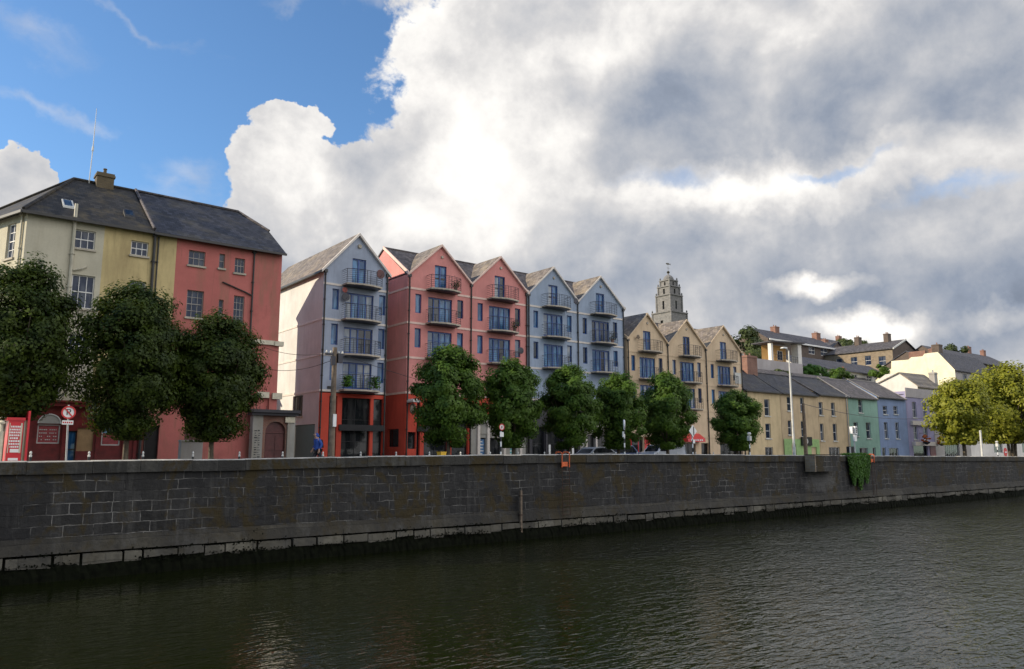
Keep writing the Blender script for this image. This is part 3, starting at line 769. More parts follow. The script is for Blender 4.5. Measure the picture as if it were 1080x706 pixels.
# ------------------------------------------------------------------ cross gabled apartment blocks
def block(label, x0, x1, centers, eave, apex, wallm, trimm, strings, ground, groundz, Yr=53.9, depth=8.5, offs=(-2.27,-1.73,1.62,2.19), bals=None, pipes=(), door_z=None, gh=(), fz=2.66, endholes=()):
    P = PY(50)
    b_ = thing('apartment_building', ((x0+x1)/2, 50, 0), label, 'apartment building')
    hw = (x1-x0)/len(centers)/2
    valleys = [x0] + [(a+c)/2 for a, c in zip(centers[:-1], centers[1:])] + [x1]
    top = [(x0, eave)]
    for i, c in enumerate(centers): top += [(c, apex), (valleys[i+1], eave)]
    holes = []; wins = []; fr = []
    for ci, c in enumerate(centers):
        holes.append((c-.54, c+.54, strings[0]+.2, strings[0]+2.15)); fr.append((holes[-1], 2))
        for s in strings[1:]:
            holes.append((c-1.12, c+1.1, s+.22, s+2.2)); fr.append((holes[-1], 4))
            for a, b2 in (offs[:2], offs[2:]):
                holes.append((c+a, c+b2, s+.82, s+2.3)); wins.append(holes[-1])
    m = MB(); wall(m, P, top, groundz, holes)
    yb = 50+depth
    wall(m, PX(x0), [(50, eave), (Yr, apex+.1), (yb, eave)], groundz, [h for h in endholes if h[2] > groundz]); wall(m, PXr(x1), [(50, eave), (Yr, apex+.1), (yb, eave)], 0); wall(m, PY(yb), [(x0, eave), (x1, eave)], 0)
    m.build('wall', wallm, b_)
    for (h, n) in fr: french(b_, P, *h, n=n)
    for h in wins: window(b_, P, *h, nx=1, nz=1, fr='bluepaint', gl=GR.choice(['glassb', 'glassb', 'glasscurtain', 'glassnight']), sill=None, fw=.07)
    for ci, c in enumerate(centers):
        for k, s in enumerate(strings):
            balcony(b_, P, c+.08, 2.8, s+.14)
    # string courses
    for k, s in enumerate(strings + [strings[-1]-fz]):
        m = MB(); segs = []
        m2 = MB()
        if s >= groundz-.1:
            edges = [x0]
            if k == 0:
                spans = []
                pts = [x0]
                for c in centers: pts += [c-1.35, c+1.6]
                pts.append(x1)
                spans = list(zip(pts[0::2], pts[1::2]))
            else:
                pts = [x0]
                for c in centers: pts += [c-1.35, c+1.6]
                pts.append(x1); spans = list(zip(pts[0::2], pts[1::2])) if s > strings[-1]-.1 else [(x0, x1)]
            for a, b2 in spans: m2.wbox(P, a, b2, s-.07, s+.09, -.04, .0)
            m2.wbox(PX(x0), 50-.04, yb, s-.07, s+.09, -.04, 0)
            m2.build_each('string_course', trimm, b_)
    # roof
    m = MB(); z = .06
    m.slab([(x0-.1,50.14,eave+z),(x1+.1,50.14,eave+z),(x1+.1,Yr,apex+.12),(x0-.1,Yr,apex+.12)], .12)
    m.slab([(x0-.1,yb+.3,eave+z-.12),(x1+.1,yb+.3,eave+z-.12),(x1+.1,Yr,apex+.12),(x0-.1,Yr,apex+.12)], .12)
    rf = m.build('roof', 'slate_brownX', b_)
    for i, c in enumerate(centers):
        m = MB()
        for u in (valleys[i], valleys[i+1]):
            m.slab([(u,49.85,eave+z),(c,49.85,apex+z),(c,Yr-.1,apex+z),(u,Yr-.1,eave+z)], .1)
        m.build('gable_roof', 'slate_brown', rf)
        m = MB()
        for u in (valleys[i], valleys[i+1]):
            m.hexa([(u,49.80,eave-.12),(c,49.80,apex-.12),(c,49.998,apex-.12),(u,49.998,eave-.12),(u,49.80,eave+.055),(c,49.80,apex+.055),(c,49.998,apex+.055),(u,49.998,eave+.055)])
        m.build_each('verge', trimm, rf)
    m = MB(); m.path([(x0-.1,Yr,apex+.16),(x1+.1,Yr,apex+.16)], .07); m.build('ridge_tiles', 'slate_brownX', rf)
    m = MB()
    for u, s1 in ((x0-.12, 1), (x1+.02, 1)):
        m.hexa([(u,49.78,eave-.15),(u+.1,49.78,eave-.15),(u+.1,Yr,apex+.02),(u,Yr,apex+.02),(u,49.78,eave+.1),(u+.1,49.78,eave+.1),(u+.1,Yr,apex+.27),(u,Yr,apex+.27)])
    m.build_each('verge', trimm, rf)
    for v in valleys: pipe(b_, P, min(max(v, x0+.12), x1-.1), .2, eave-.25, .055)
    # small round vent and alarm box under each apex
    for c in centers:
        m = MB(); m.lathe(P(c+.1, apex-.95, -.03), [(.10,-.06),(.13,0),(.13,.05)], 12, ax='Y'); m.build('vent', 'slab', b_)
    return b_, P
def ground_front(b_, P, x0, x1, zt, mat, holes, glm='glassd', frm='blackpaint', endY=None, endholes=(), yb=58.5):
    m = MB(); wall(m, P, [(x0, zt), (x1, zt)], 0, holes, rev=.3)
    if endY is not None: wall(m, PX(endY), [(50, zt), (yb, zt)], 0, endholes, rev=.3)
    g = m.build('ground_floor', mat, b_)
    for h in holes:
        nx = max(1, int((h[1]-h[0])/.8)); nz = max(1, int((h[3]-h[2])/1.3))
        window(b_, P, *h[:4], nx=nx, nz=nz, fr=frm, gl=glm, rec=.2, name='shop_window')
    for h in endholes: window(b_, PX(endY), *h[:4], nx=1, nz=1, fr=frm, gl=glm, rec=.2, name='shop_window')
    return g

# pink
b_, P = block('pink apartment block with two steep gables, blue windows and a red ground floor', 29.3, 41.07, [32.25, 38.12], 14.5, 17.2, 'pink', 'pinktrim', [13.38, 10.7, 8.03], 'red', 5.36)
ground_front(b_, P, 29.3, 35.3, 5.30, 'red', [(29.55,30.25,1.2,2.45),(30.3,30.6,.2,4.9),(30.95,33.1,.2,4.7),(33.45,35.0,.2,4.7)], endY=29.3, endholes=[(50.9,52.6,1.35,2.7)])
m = MB(); m.wbox(P, 30.3, 31.9, 2.5, 2.9, -.1, -.002); m.build('fascia_board', 'blackpaint', b_)
g = ground_front(b_, P, 35.3, 41.07, 3.3, 'pillar', [(36.2,36.75,.3,2.1),(37.1,38.3,.2,2.1),(39.2,39.9,.3,2.1)])
m = MB(); wall(m, P, [(35.3,5.30),(41.07,5.30)], 3.45, [(36.3,36.9,3.7,4.9),(39.4,40.0,3.7,4.9)]); m.build('wall', 'red', b_)
m = MB(); m.wbox(P, 35.3, 41.0, 3.3, 3.45, -.2, 0); m.prism([P(35.6,3.45,-.15),P(37.9,4.25,-.15),P(40.2,3.45,-.15)], (0,.147,0)); m.wbox(P, 35.9, 40.0, 2.4, 2.9, -.05, -.002); m.build('pediment', 'pillar', b_)
for u in (36.0, 36.95, 38.6, 40.3):
    m = MB(); m.wbox(P, u-.12, u+.12, .13, 3.3, -.12, -.001); m.build_each('pilaster', 'white_trim', b_)
dark_fill(b_, P, 36.22, 36.73, .4, 2.0, .17, 'posterblue', 'poster'); dark_fill(b_, P, 39.22, 39.88, .4, 2.0, .17, 'posterteal', 'poster')
m = MB()
for k in range(6):
    m.wbox(P, 36.27, 36.27+random.uniform(.2,.4), .55+k*.24, .63+k*.24, .155, .165); m.wbox(P, 39.3, 39.3+random.uniform(.2,.5), .55+k*.24, .61+k*.24, .155, .165)
m.build('lettering', 'signwhite', b_)
# projecting round sign with a hood
hs_ = thing('hanging_sign', (29.6, 49.5, 4.3), 'round brown hanging sign with a pale hood on the corner of the red ground floor', 'sign')
m = MB(); m.lathe((29.62,49.45,4.15), [(.36,-.07),(.40,-.05),(.40,.05),(.36,.07)], 20, ax='X'); m.build('disc', 'wood', hs_)
m = MB(); m.lathe((29.62,49.45,4.15), [(.2,-.085),(.24,-.08)], 16, ax='X'); m.build('emblem', 'creamband', hs_)
m = MB(); m.box(29.35,29.95,49.0,49.9,4.62,4.75); m.hexa([(29.35,49.0,4.75),(29.95,49.0,4.75),(29.95,49.9,4.75),(29.35,49.9,4.75),(29.5,49.15,4.88),(29.8,49.15,4.88),(29.8,49.9,4.88),(29.5,49.9,4.88)]); m.build('hood', 'offwhite', hs_)
m = MB(); m.path([(29.62,49.98,4.7),(29.62,49.45,4.7),(29.62,49.45,4.55)], .03); m.build('bracket', 'rail', hs_)

# blue grey
b_, P = block('blue grey apartment block with two steep gables right of the pink one', 41.09, 52.95, [44.03, 49.85], 14.5, 17.2, 'bluegrey', 'white_trim', [13.42, 10.75, 8.05], 'x', 5.36)
g = ground_front(b_, P, 41.09, 47.0, 5.3, 'cornice', [(41.6,42.9,.25,3.1),(43.3,45.0,.25,3.1),(45.4,46.6,.25,3.1)])
m = MB(); 
for u in (41.35, 43.1, 45.2, 46.8): m.wbox(P, u-.1, u+.1, .13, 3.3, -.1, -.001)
m.build_each('pilaster', 'cornice', b_)
m = MB(); m.wbox(P, 43.3, 43.5, .8, 1.6, -.13, -.1); m.wbox(P, 45.9, 46.2, .8, 1.6, -.13, -.003); m.build_each('notice', 'signwhite', b_)
g = ground_front(b_, P, 47.0, 52.95, 5.3, 'greywall', [(48.0,48.9,.25,2.5),(49.1,50.9,.25,2.5),(51.3,52.4,.25,2.5)])
m = MB(); m.wbox(P, 47.6, 52.6, 2.7, 2.95, -.18, -.001); m.prism([P(47.8,2.95,-.14),P(49.6,3.7,-.14),P(51.4,2.95,-.14)], (0,.139,0)); m.build('pediment', 'white_trim', b_)
m = MB()
for u in (47.75, 49.0, 51.1, 52.6): m.wbox(P, u-.09, u+.09, .13, 2.7, -.12, -.001)
m.build_each('pilaster', 'white_trim', b_)

# beige
b_, P = block('beige apartment block with three steep gables between blue grey flats and low houses', 53.3, 71.35, [56.15, 62.1, 68.2], 11.7, 14.4, 'beige', 'beige', [10.5, 7.83, 5.16], 'x', 2.6)
g = ground_front(b_, P, 53.3, 71.35, 2.6, 'beige', [(54.1,55.3,.2,2.4),(60.2,60.7,.3,1.9),(61.2,63.0,.2,1.85),(63.9,65.1,.3,1.9),(67.0,69.9,.3,1.9),(70.1,70.9,.3,1.9)])
m = MB(); m.hexa([(60.9,49.2,2.0),(63.6,49.2,2.0),(63.6,49.99,2.0),(60.9,49.99,2.0),(60.9,49.25,2.35),(63.6,49.25,2.35),(63.6,49.99,2.85),(60.9,49.99,2.85)]); aw = m.build('awning', 'signred', b_)
m = MB()
for k in range(7): m.box(61.3+k*.28, 61.3+k*.28+random.uniform(.1,.2), 49.19, 49.2, 2.1, 2.24)
m.build('lettering', 'signwhite', aw)
m = MB(); m.wbox(P, 66.9, 70.9, 1.95, 2.15, -.1, -.002); m.build('fascia_board', 'creamband', b_)
m = MB(); m.wbox(P, 55.4, 56.6, .13, 2.4, -.06, -.002); m.build('red_door_surround', 'signred', b_)
m = MB(); m.wbox(P, 70.05, 71.2, 8.3, 9.5, -.012, -.003); m.build('white_patch', 'offwhite', b_)

# lilac single gable building
lb = thing('apartment_building', (25, 50, 0), 'lilac gabled building with a sunlit blank side wall and red shopfront', 'apartment building')
P = PY(50); PS = PX(22.45)
st = [12.8, 10.25, 7.72, 5.2]
holes = [(24.62,25.72,13.05,14.95)]
fr = [(holes[0], 2)]; wins = []
for s in st[1:]:
    holes.append((24.12,26.4,s+.22,s+2.1)); fr.append((holes[-1], 4))
    for a, b2 in ((23.14,23.66),(26.87,27.4)): holes.append((a,b2,s+.75,s+2.25)); wins.append(holes[-1])
m = MB(); wall(m, P, [(22.45,13.95),(25.05,16.8),(27.6,14.2)], 5.12, holes)
m.build('wall', 'lilac', lb); m = MB(); wall(m, PS, [(50,13.95),(63,13.95)], 0, [(50.56,54.75,.0,2.9),(52.8,54.6,3.52,5.03)])
wall(m, PXr(27.6), [(50,14.2),(63,14.2)], 0); wall(m, PY(63), [(22.45,13.95),(25.05,16.8),(27.6,14.2)], 0)
m.build('wall', 'sunlitside', lb)
for h, n in fr: french(lb, P, *h, n=n)
for h in wins: window(lb, P, *h, nx=1, nz=1, fr='bluepaint', gl='glassb', fw=.07)
window(lb, PS, 52.8, 54.6, 3.52, 5.03, 2, 1, 'blackpaint', 'glassd', sill='sill'); dark_fill(lb, PS, 50.56, 54.75, 0, 2.9, .17, 'blackpaint', 'garage_door')
for k, s in enumerate(st): 
    bb = balcony(lb, P, 25.3, 2.85, s+.12)
    if k == 3:
        q = MB()
        random.seed(5)
        for i in range(500):
            u = random.choice([random.gauss(24.15,.17), random.gauss(26.25,.22)]); z = s+.3+random.random()*.75; d = -.8+random.uniform(-.15,.15)
            a = Vector(P(u,z,d)); v1 = Vector((random.gauss(0,1),random.gauss(0,1),random.gauss(0,1))).normalized()*.06; v2 = v1.orthogonal().normalized()*.06
            q.quad(a-v1-v2, a+v1-v2, a+v1+v2, a-v1+v2)
        o = q.build('balcony_plants', 'ivy', None, recalc=False); tag(o, 'green potted plants on the lowest balcony of the lilac building', 'plants', kind='stuff')
for k, s in enumerate(st):
    m = MB()
    for a, b2 in (((22.41,23.85),(26.75,27.6)) if k < 3 else ((22.41,27.6),)): m.wbox(P, a, b2, s-.07, s+.08, -.04, 0)
    if k != 0: m.wbox(PS, 50, 63, s-.07, s+.08, -.04, 0)
    m.build_each('string_course', 'white_trim', lb)
m = MB(); m.slab([(22.2,49.82,13.72),(25.05,49.82,16.88),(25.05,63.2,16.88),(22.2,63.2,13.72)], .12); m.slab([(27.75,49.82,14.1),(25.05,49.82,16.88),(25.05,63.2,16.88),(27.75,63.2,14.1)], .12)
rf = m.build('roof', 'slate_brown', lb)
m = MB()
for u, ez in ((22.2,13.72),(27.75,14.1)): m.hexa([(u,49.78,ez-.2),(25.05,49.78,16.68),(25.05,49.997,16.68),(u,49.997,ez-.2),(u,49.78,ez),(25.05,49.78,16.885),(25.05,49.997,16.885),(u,49.997,ez)])
m.build_each('verge', 'white_trim', rf)
m = MB(); m.box(22.08,22.24,49.85,63.1,13.52,13.66); m.build('gutter', 'pipe', rf)
pipe(lb, P, 22.55, .2, 13.6, .05); pipe(lb, P, 27.5, .2, 13.95, .06)
m = MB(); m.lathe(P(25.15,15.9,-.05), [(.13,-.08),(.17,0),(.17,.04)], 12, ax='Y'); m.build('vent', 'slab', lb)
g = ground_front(lb, P, 22.45, 27.6, 5.05, 'red', [(23.2,23.8,.14,4.85),(24.18,26.4,.14,4.78),(26.65,27.42,.14,4.78)])
m = MB(); m.wbox(P, 23.95, 27.45, 2.46, 2.88, -.14, -.002); m.build('fascia_board', 'blackpaint', lb)
m = MB(); m.wbox(P, 23.0, 23.6, 5.33, 5.52, -.05, -.002); m.build('street_name_plate', 'signblack', lb)
for (bx_, bz_, lb_) in ((39.1, 10.85, 'dark pot plants on the middle balcony of the right pink gable'), (50.6, 10.9, 'dark pot plants on the middle balcony of the right blue grey gable'), (33.2, 13.5, 'small pot plant at the end of the top left pink balcony')):
    q = MB(); rr = random.Random(int(bx_*10))
    for i in range(220):
        a = Vector((bx_+rr.gauss(0,.2), 49.25+rr.gauss(0,.12), bz_+.3+abs(rr.gauss(0,.28)))); v1 = Vector((rr.gauss(0,1),rr.gauss(0,1),rr.gauss(0,1))).normalized()*.055; v2 = v1.orthogonal().normalized()*.05
        q.quad(a-v1, a+v2, a+v1, a-v2)
    o = thing('pot_plant', (bx_, 49.25, bz_), lb_, 'pot plant', 'pot plants on the balconies'); q.build('leaves', 'leafdark', o, recalc=False)
    q = MB(); q.lathe((bx_, 49.25, bz_), [(.12,0),(.17,.3),(.18,.32)], 10); q.build('pot', 'brickred', o)
def dish(x, z, label, d=-.5, r=.3, mat='greywall'):
    o = thing('satellite_dish', (x, 50+d, z), label, 'satellite dish', 'satellite dishes on the balconies')
    m = MB(); m.lathe((x, 50+d, z), [(.02,.10),(r*.5,.07),(r*.85,0),(r,-.05),(r-.02,-.06)], 18, ax='Y'); m.build('reflector', mat, o)
    m = MB(); m.path([(x,50+d,z-r*.7),(x,50+d-.3,z-.05)], .014); m.path([(x,50+d+.08,z),(x,50+d+.25,z-.1)], .02); m.build('feed_arm', 'rail', o)
dish(26.45, 13.85, 'dark red satellite dish on the top balcony of the lilac building', -.85, .34, 'door')
dish(24.05, 11.95, 'grey satellite dish beside the third floor window of the lilac building', -.25, .30, 'rail')
dish(23.95, 12.45, 'small pinkish dish just under the top balcony of the lilac building', -.25, .2, 'oldpink')
dish(46.0, 14.25, 'dark dish on the right end of the top left blue grey balcony', -.8, .28, 'rail')
dish(39.95, 9.35, 'dark dish on a lower balcony of the right pink gable', -.5, .28, 'rail')
dish(54.6, 11.9, 'small dish left of the top window of the left beige gable', -.25, .22, 'wood')

# ------------------------------------------------------------------ low houses to the right
def lowhouse(label, x0, x1, eave, ridge, wallm, roofm, wins, Y=50, Yr=54, yb=58, fr='whitepaint', gl='glass', ground=(), chim=(), doorm=None, name='terrace_house', sill='offwhite', nz=2, trim='greywall'):
    h = thing(name, ((x0+x1)/2, Y, 0), label, 'house'); P = PY(Y)
    m = MB(); wall(m, P, [(x0,eave),(x1,eave)], 0, list(wins)+list(ground)); wall(m, PX(x0), [(Y,eave),(Yr,ridge-.08),(yb,eave)], 0); wall(m, PXr(x1), [(Y,eave),(Yr,ridge-.08),(yb,eave)], 0); wall(m, PY(yb), [(x0,eave),(x1,eave)], 0)
    m.build('wall', wallm, h)
    for w in wins: window(h, P, *w, nx=1, nz=nz, fr=fr, gl=gl, sill=sill)
    for w in ground: window(h, P, *w, nx=max(1,int((w[1]-w[0])/.7)), nz=1, fr=fr, gl='glassd', sill=None, name='ground_window')
    m = MB(); m.slab([(x0,Y-.2,eave-.05),(x1,Y-.2,eave-.05),(x1,Yr,ridge),(x0,Yr,ridge)], .12); m.slab([(x0,yb+.2,eave-.05),(x1,yb+.2,eave-.05),(x1,Yr,ridge),(x0,Yr,ridge)], .12)
    rf = m.build('roof', roofm, h)
    m = MB()
    for u in (x0, x1-.14): m.hexa([(u,Y-.22,eave-.14),(u+.14,Y-.22,eave-.14),(u+.14,Yr,ridge-.12),(u,Yr,ridge-.12),(u,Y-.22,eave),(u+.14,Y-.22,eave),(u+.14,Yr,ridge+.05),(u,Yr,ridge+.05)])
    m.box(x0+.14, x1-.14, Yr-.08, Yr+.08, ridge-.02, ridge+.07); m.build('ridge_tiles', trim, rf)
    m = MB(); m.box(x0+.14, x1-.14, Y-.34, Y-.21, eave-.2, eave-.08); m.build('gutter', 'pipe', rf)
    for c in chim: chimney(rf, *c)
    return h, P, rf
h, P, rf = lowhouse('beige two storey house left of the tall lamp post with big red brick chimney', 71.4, 78.4, 7.75, 10.5, 'housebeige', 'slate_dark', [(72.2,73.1,5.0,6.85),(72.3,73.2,2.5,4.2),(75.25,76.25,5.0,6.85),(75.25,76.25,2.5,4.15)], ground=[(75.0,76.5,.4,1.55)], chim=[(77.2,79.2,53.3,54.6,9.4,12.3)], trim='slate_dark')
pipe(h, P, 71.9, .2, 7.6); 
h, P, rf = lowhouse('tan house behind the tall lamp post with a bright green pub front', 78.45, 86.3, 7.75, 10.4, 'housetan', 'slate_dark', [(79.75,80.7,5.7,7.35),(82.5,83.3,5.7,7.35),(79.7,80.5,2.95,4.6),(82.4,83.3,2.75,4.6)], trim='slate_dark')
m = MB(); wall(m, PY(49.9), [(78.6,2.5),(86.0,2.5)], 0, [(80.1,81.0,.2,1.9),(82.5,83.1,.5,1.6),(84.2,85.3,.3,1.6)]); pf = m.build('pub_front', 'pubgreen', h)
for w in [(80.1,81.0,.2,1.9),(82.5,83.1,.5,1.6),(84.2,85.3,.3,1.6)]: window(pf, PY(49.9), *w, nx=1, nz=1, fr='blackpaint', gl='glassd', name='ground_window')
m = MB(); m.box(82.0,84.1,49.7,49.88,1.75,2.75); sg = m.build('pub_sign', 'signblack', h); m = MB(); m.lathe((82.95,49.69,2.25),[(.3,0),(.3,.01)],16,ax='Y'); m.build('emblem','offwhite',sg)
h, P, rf = lowhouse('tan house with white ground floor windows just left of the green house', 86.35, 93.35, 7.95, 10.5, 'housetan', 'slate_dark', [(86.4+.1,87.4,5.4,7.0),(89.3,90.2,5.4,7.05),(86.5,87.3,2.35,4.4),(89.4,90.3,2.35,4.45)], ground=[(88.2,90.7,.3,1.6)], trim='slate_far')
m = MB(); wall(m, P, [(85.6,1.5),(86.6,1.5)], .0); 
pipe(h, P, 92.9, .2, 7.8, mat='steel')
h, P, rf = lowhouse('green painted house with white sash windows between the tan and blue houses', 93.4, 100.9, 7.95, 10.7, 'green', 'slate_brownX', [(95.9,97.0,6.0,7.75),(94.4,95.5,3.0,4.75),(97.5,98.7,2.75,4.8)], ground=[(95.5,97.6,.3,1.55),(98.8,99.6,.13,1.6)])
h, P, rf = lowhouse('blue painted house between the green and purple houses', 100.95, 108.9, 8.3, 10.9, 'blue', 'slate_brownX', [(102.3,103.5,6.0,7.1),(105.2,106.4,6.1,7.2),(102.3,103.3,2.8,4.95),(105.4,106.4,2.8,5.0)], ground=[(103.2,105.8,.3,1.55),(101.3,102.3,.13,1.6)])
# purple house
h = thing('terrace_house', (113, 50, 0), 'purple shop house with white bands, flower baskets and parapet left of the bright tree', 'house'); P = PY(50)
wn = [(110.8,112.0,5.8,8.0),(114.0,115.2,5.8,8.0),(110.6,111.8,2.75,4.6),(113.6,114.9,2.75,4.6)]
m = MB(); wall(m, P, [(108.95,9.4),(117,9.4)], 0, wn+[(110.2,114.5,.1,1.9)]); wall(m, PX(108.95), [(50,9.4),(58,9.4)], 0); m.build('wall', 'purple', h)
for w in wn: window(h, P, *w, nx=1, nz=2, sill='offwhite')
dark_fill(h, P, 110.2, 114.5, .1, 1.9, .3, 'glassd', 'shop_window')
m = MB(); m.wbox(P, 108.95, 117, 8.6, 9.9, -.08, -.001); m.build('parapet', 'lilacwhite', h)
m = MB(); m.wbox(P, 109.9, 116, 4.75, 5.35, -.3, -.001); m.wbox(P, 109.9, 116.8, 1.9, 2.45, -.5, -.001); m.build_each('white_band', 'white_trim', h)
m = MB(); m.wbox(P, 115.2, 116.9, .1, 1.9, -.06, -.001); m.build('red_door', 'shopred', h)
m = MB(); m.box(108.95, 117, 50.2, 57.8, 8.9, 9.0); m.build('flat_roof', 'slate_dark', h)
up = thing('gabled_house', (116.5, 55, 0), 'house with a sunlit white blank gable and brown roof above the purple house', 'house')
m = MB(); wall(m, PX(113.5), [(49.95+.3,10.35),(52.7,12.4),(54.7,12.4),(58.5,10.0)], 3, []); wall(m, PY(50.25), [(113.5,10.35),(121.5,10.35)], 9.4); m.build('wall', 'white', up)
m = MB(); m.slab([(113.3,49.9,10.3),(121.5,49.9,10.3),(121.5,52.7,12.7),(113.3,52.7,12.55)], .15); m.slab([(113.3,58.6,10.1),(121.5,58.6,10.1),(121.5,52.7,12.6),(113.3,52.7,12.55)], .15); rf = m.build('roof', 'slate_brown', up)
m = MB(); m.prism([(119.0,50.4,10.7),(119.0,52.8,10.7),(119.0,52.8,12.4)], (1.6,0,0)); m.build('dormer', 'white', rf)
chimney(rf, 121.0, 122.0, 51.0, 51.8, 10.2, 12.9, 'greywall', 1, 'steel')
# grey and white shops behind the right trees
h, P, rf = lowhouse('grey house with a pale green shopfront behind the bright yellow green tree', 117.1, 129, 8.6, 10.9, 'greywall', 'slate_far', [(119,120.2,5.6,7.4),(123,124.2,5.6,7.4)], ground=[(120,125,.3,2.2)])
h, P, rf = lowhouse('white house at the right edge with a dark ground floor window behind the trees', 129.1, 175, 7.4, 9.5, 'white', 'slate_far', [(133,134.2,4.2,6),(140,141.2,4.2,6),(147,148.2,4.2,6)], ground=[(138,141.5,.9,2.6),(150,153,.9,2.6)])

# ------------------------------------------------------------------ hillside buildings
def farhouse(name, label, x0, x1, Y, yb, zb, eave, ridge, wallm, roofm, wins=(), chims=(), fr='whitepaint', nx=2, white_fascia=False, cat='house', axis='X', gl='glass'):
    h = thing(name, ((x0+x1)/2, Y, zb), label, cat); P = PY(Y)
    ym = (Y+yb)/2; xm = (x0+x1)/2
    m = MB()
    if axis == 'X':
        wall(m, P, [(x0,eave),(x1,eave)], zb, wins); wall(m, PX(x0), [(Y,eave),(ym,ridge-.1),(yb,eave)], zb); wall(m, PXr(x1), [(Y,eave),(ym,ridge-.1),(yb,eave)], zb)
    else:
        wall(m, P, [(x0,eave),(xm,ridge-.1),(x1,eave)], zb, wins); wall(m, PX(x0), [(Y,eave),(yb,eave)], zb); wall(m, PXr(x1), [(Y,eave),(yb,eave)], zb)
    m.build('wall', wallm, h)
    for w in wins: window(h, P, *w, nx=nx, nz=2, fr=fr, gl=gl, sill=None, fw=.12, bar=.06)
    m = MB()
    if axis == 'X':
        m.slab([(x0-.2,Y-.4,eave-.1),(x1+.2,Y-.4,eave-.1),(x1+.2,ym,ridge),(x0-.2,ym,ridge)], .15); m.slab([(x0-.2,yb+.4,eave-.1),(x1+.2,yb+.4,eave-.1),(x1+.2,ym,ridge),(x0-.2,ym,ridge)], .15)
    else:
        m.slab([(x0-.3,Y-.3,eave-.1),(xm,Y-.3,ridge),(xm,yb+.3,ridge),(x0-.3,yb+.3,eave-.1)], .15); m.slab([(x1+.3,Y-.3,eave-.1),(xm,Y-.3,ridge),(xm,yb+.3,ridge),(x1+.3,yb+.3,eave-.1)], .15)
    rf = m.build('roof', roofm, h)
    if white_fascia: m = MB(); m.box(x0-.2, x1+.2, Y-.55, Y-.41, eave-.35, eave-.02); m.build('fascia', 'whitepaint', rf)
    for c in chims: chimney(rf, *c)
    return h
ge = thing('modern_house', (106, 66, 0), 'modern white house with a sunlit orange balcony recess above the low roofs', 'house')
m = MB(); m.box(97.3, 110.2, 66, 74, 3, 14.7); m.build('wall', 'lilacwhite', ge)
m = MB(); m.box(109.2, 110.2, 66.05, 67.2, 14.7, 17.8); m.box(101.9, 102.4, 66.05, 66.6, 14.7, 17.4); m.build_each('pier', 'white', ge)
m = MB(); m.quad((104.4,69.4,14.7),(105.8,68.2,14.7),(105.8,68.2,17.6),(104.4,69.4,17.6)); m.quad((105.8,68.2,14.7),(109.2,68.2,14.7),(109.2,68.2,17.6),(105.8,68.2,17.6)); m.build('orange_wall', 'orange', ge)
m = MB(); m.hexa([(101.4,65.6,17.5),(110.6,65.6,17.9),(110.6,69.6,17.9),(102.0,69.6,17.5),(101.4,65.6,17.65),(110.6,65.6,18.15),(110.6,69.6,18.15),(102.0,69.6,17.65)]); m.build('roof', 'cornice', ge)
m = MB(); m.box(97.6, 101.0, 70, 73.5, 14.7, 16.0); m.build('wall', 'white', ge)
window(ge, PY(68.2), 106.8, 108.2, 15.3, 16.8, 2, 1, 'whitepaint', 'glass', -.05)
m = MB()
for z in (15.75, 15.3): m.tube((102.4,66.15,z),(109.2,66.15,z),.03,.03,5)
for i in range(12): m.tube((102.5+i*.6,66.15,14.7),(102.5+i*.6,66.15,15.75),.02,.02,5)
m.build('railing', 'rail', ge)

farhouse('brick_terrace', 'dark brick terrace row with white windows and white fascia on the hill', 138, 164, 90, 98, 12, 24.2, 26.9, 'brickdark', 'slate_far',
  [(153.0,155.6,22.2,23.9),(157.9,160.8,22.2,23.9)], [(146,147.6,93.4,94.6,25.5,28.0),(162.5,164.2,93.4,94.6,25.5,28.2)], white_fascia=True)
farhouse('brick_terrace', 'dark slate house at the right end of the hilltop brick terrace', 164.6, 173, 92, 100, 12, 23.8, 26.6, 'brickdark', 'slate_farY', [], [(170,171.4,95.6,96.6,25,27.6)], axis='Y')
farhouse('low_house', 'long low dark slate house with white walls below the brick terrace', 118, 150, 72, 79, 6, 15.8, 18.0, 'white', 'slate_far', [(128.5,130.2,13.9,15.3),(132.5,134,13.9,15.3),(137,138.5,13.9,15.3),(142,144,14.3,15.4)])
# gable house, ridge running away, low sun and gable shade put into its wall colours
gh = thing('hill_house', (155, 75, 10), 'hillside house with dark slate roof, two chimneys and shaded right gable', 'house')
p = [onY(941,368,75), onY(953,358,75), onY(967,370,75)]
xa, xb, xm = p[0][0], p[2][0], (p[0][0]+p[2][0])/2; ze = (p[0][2]+p[2][2])/2; zr = p[1][2]
m = MB(); wall(m, PY(75), [(xa,ze),(xm,zr-.1),(xb,ze)], 8); m.build('wall', 'brickdark', gh)
m = MB(); wl = [(76.5,78.0,ze-3.6,ze-1.6),(79.6,80.9,ze-3.2,ze-1.2),(82.6,84,ze-3.2,ze-1.2),(86,87.4,ze-3.2,ze-1.2)]; wall(m, PX(xa), [(75,ze),(91,ze)], 8, wl); m.build('wall', 'sunbuff', gh)
for w in wl: window(gh, PX(xa), *w, nx=1, nz=2)
m = MB(); m.slab([(xa-.4,74.7,ze-.15),(xm,74.7,zr),(xm,91.3,zr),(xa-.4,91.3,ze-.15)], .15); m.slab([(xb+.4,74.7,ze-.15),(xm,74.7,zr),(xm,91.3,zr),(xb+.4,91.3,ze-.15)], .15); rf = m.build('roof', 'slate_farY', gh)
m = MB(); m.hexa([(xa-.4,74.5,ze-.4),(xm,74.5,zr-.25),(xm,74.69,zr-.25),(xa-.4,74.69,ze-.4),(xa-.4,74.5,ze-.1),(xm,74.5,zr+.1),(xm,74.69,zr+.1),(xa-.4,74.69,ze-.1)]); m.build_each('verge', 'offwhite', rf)
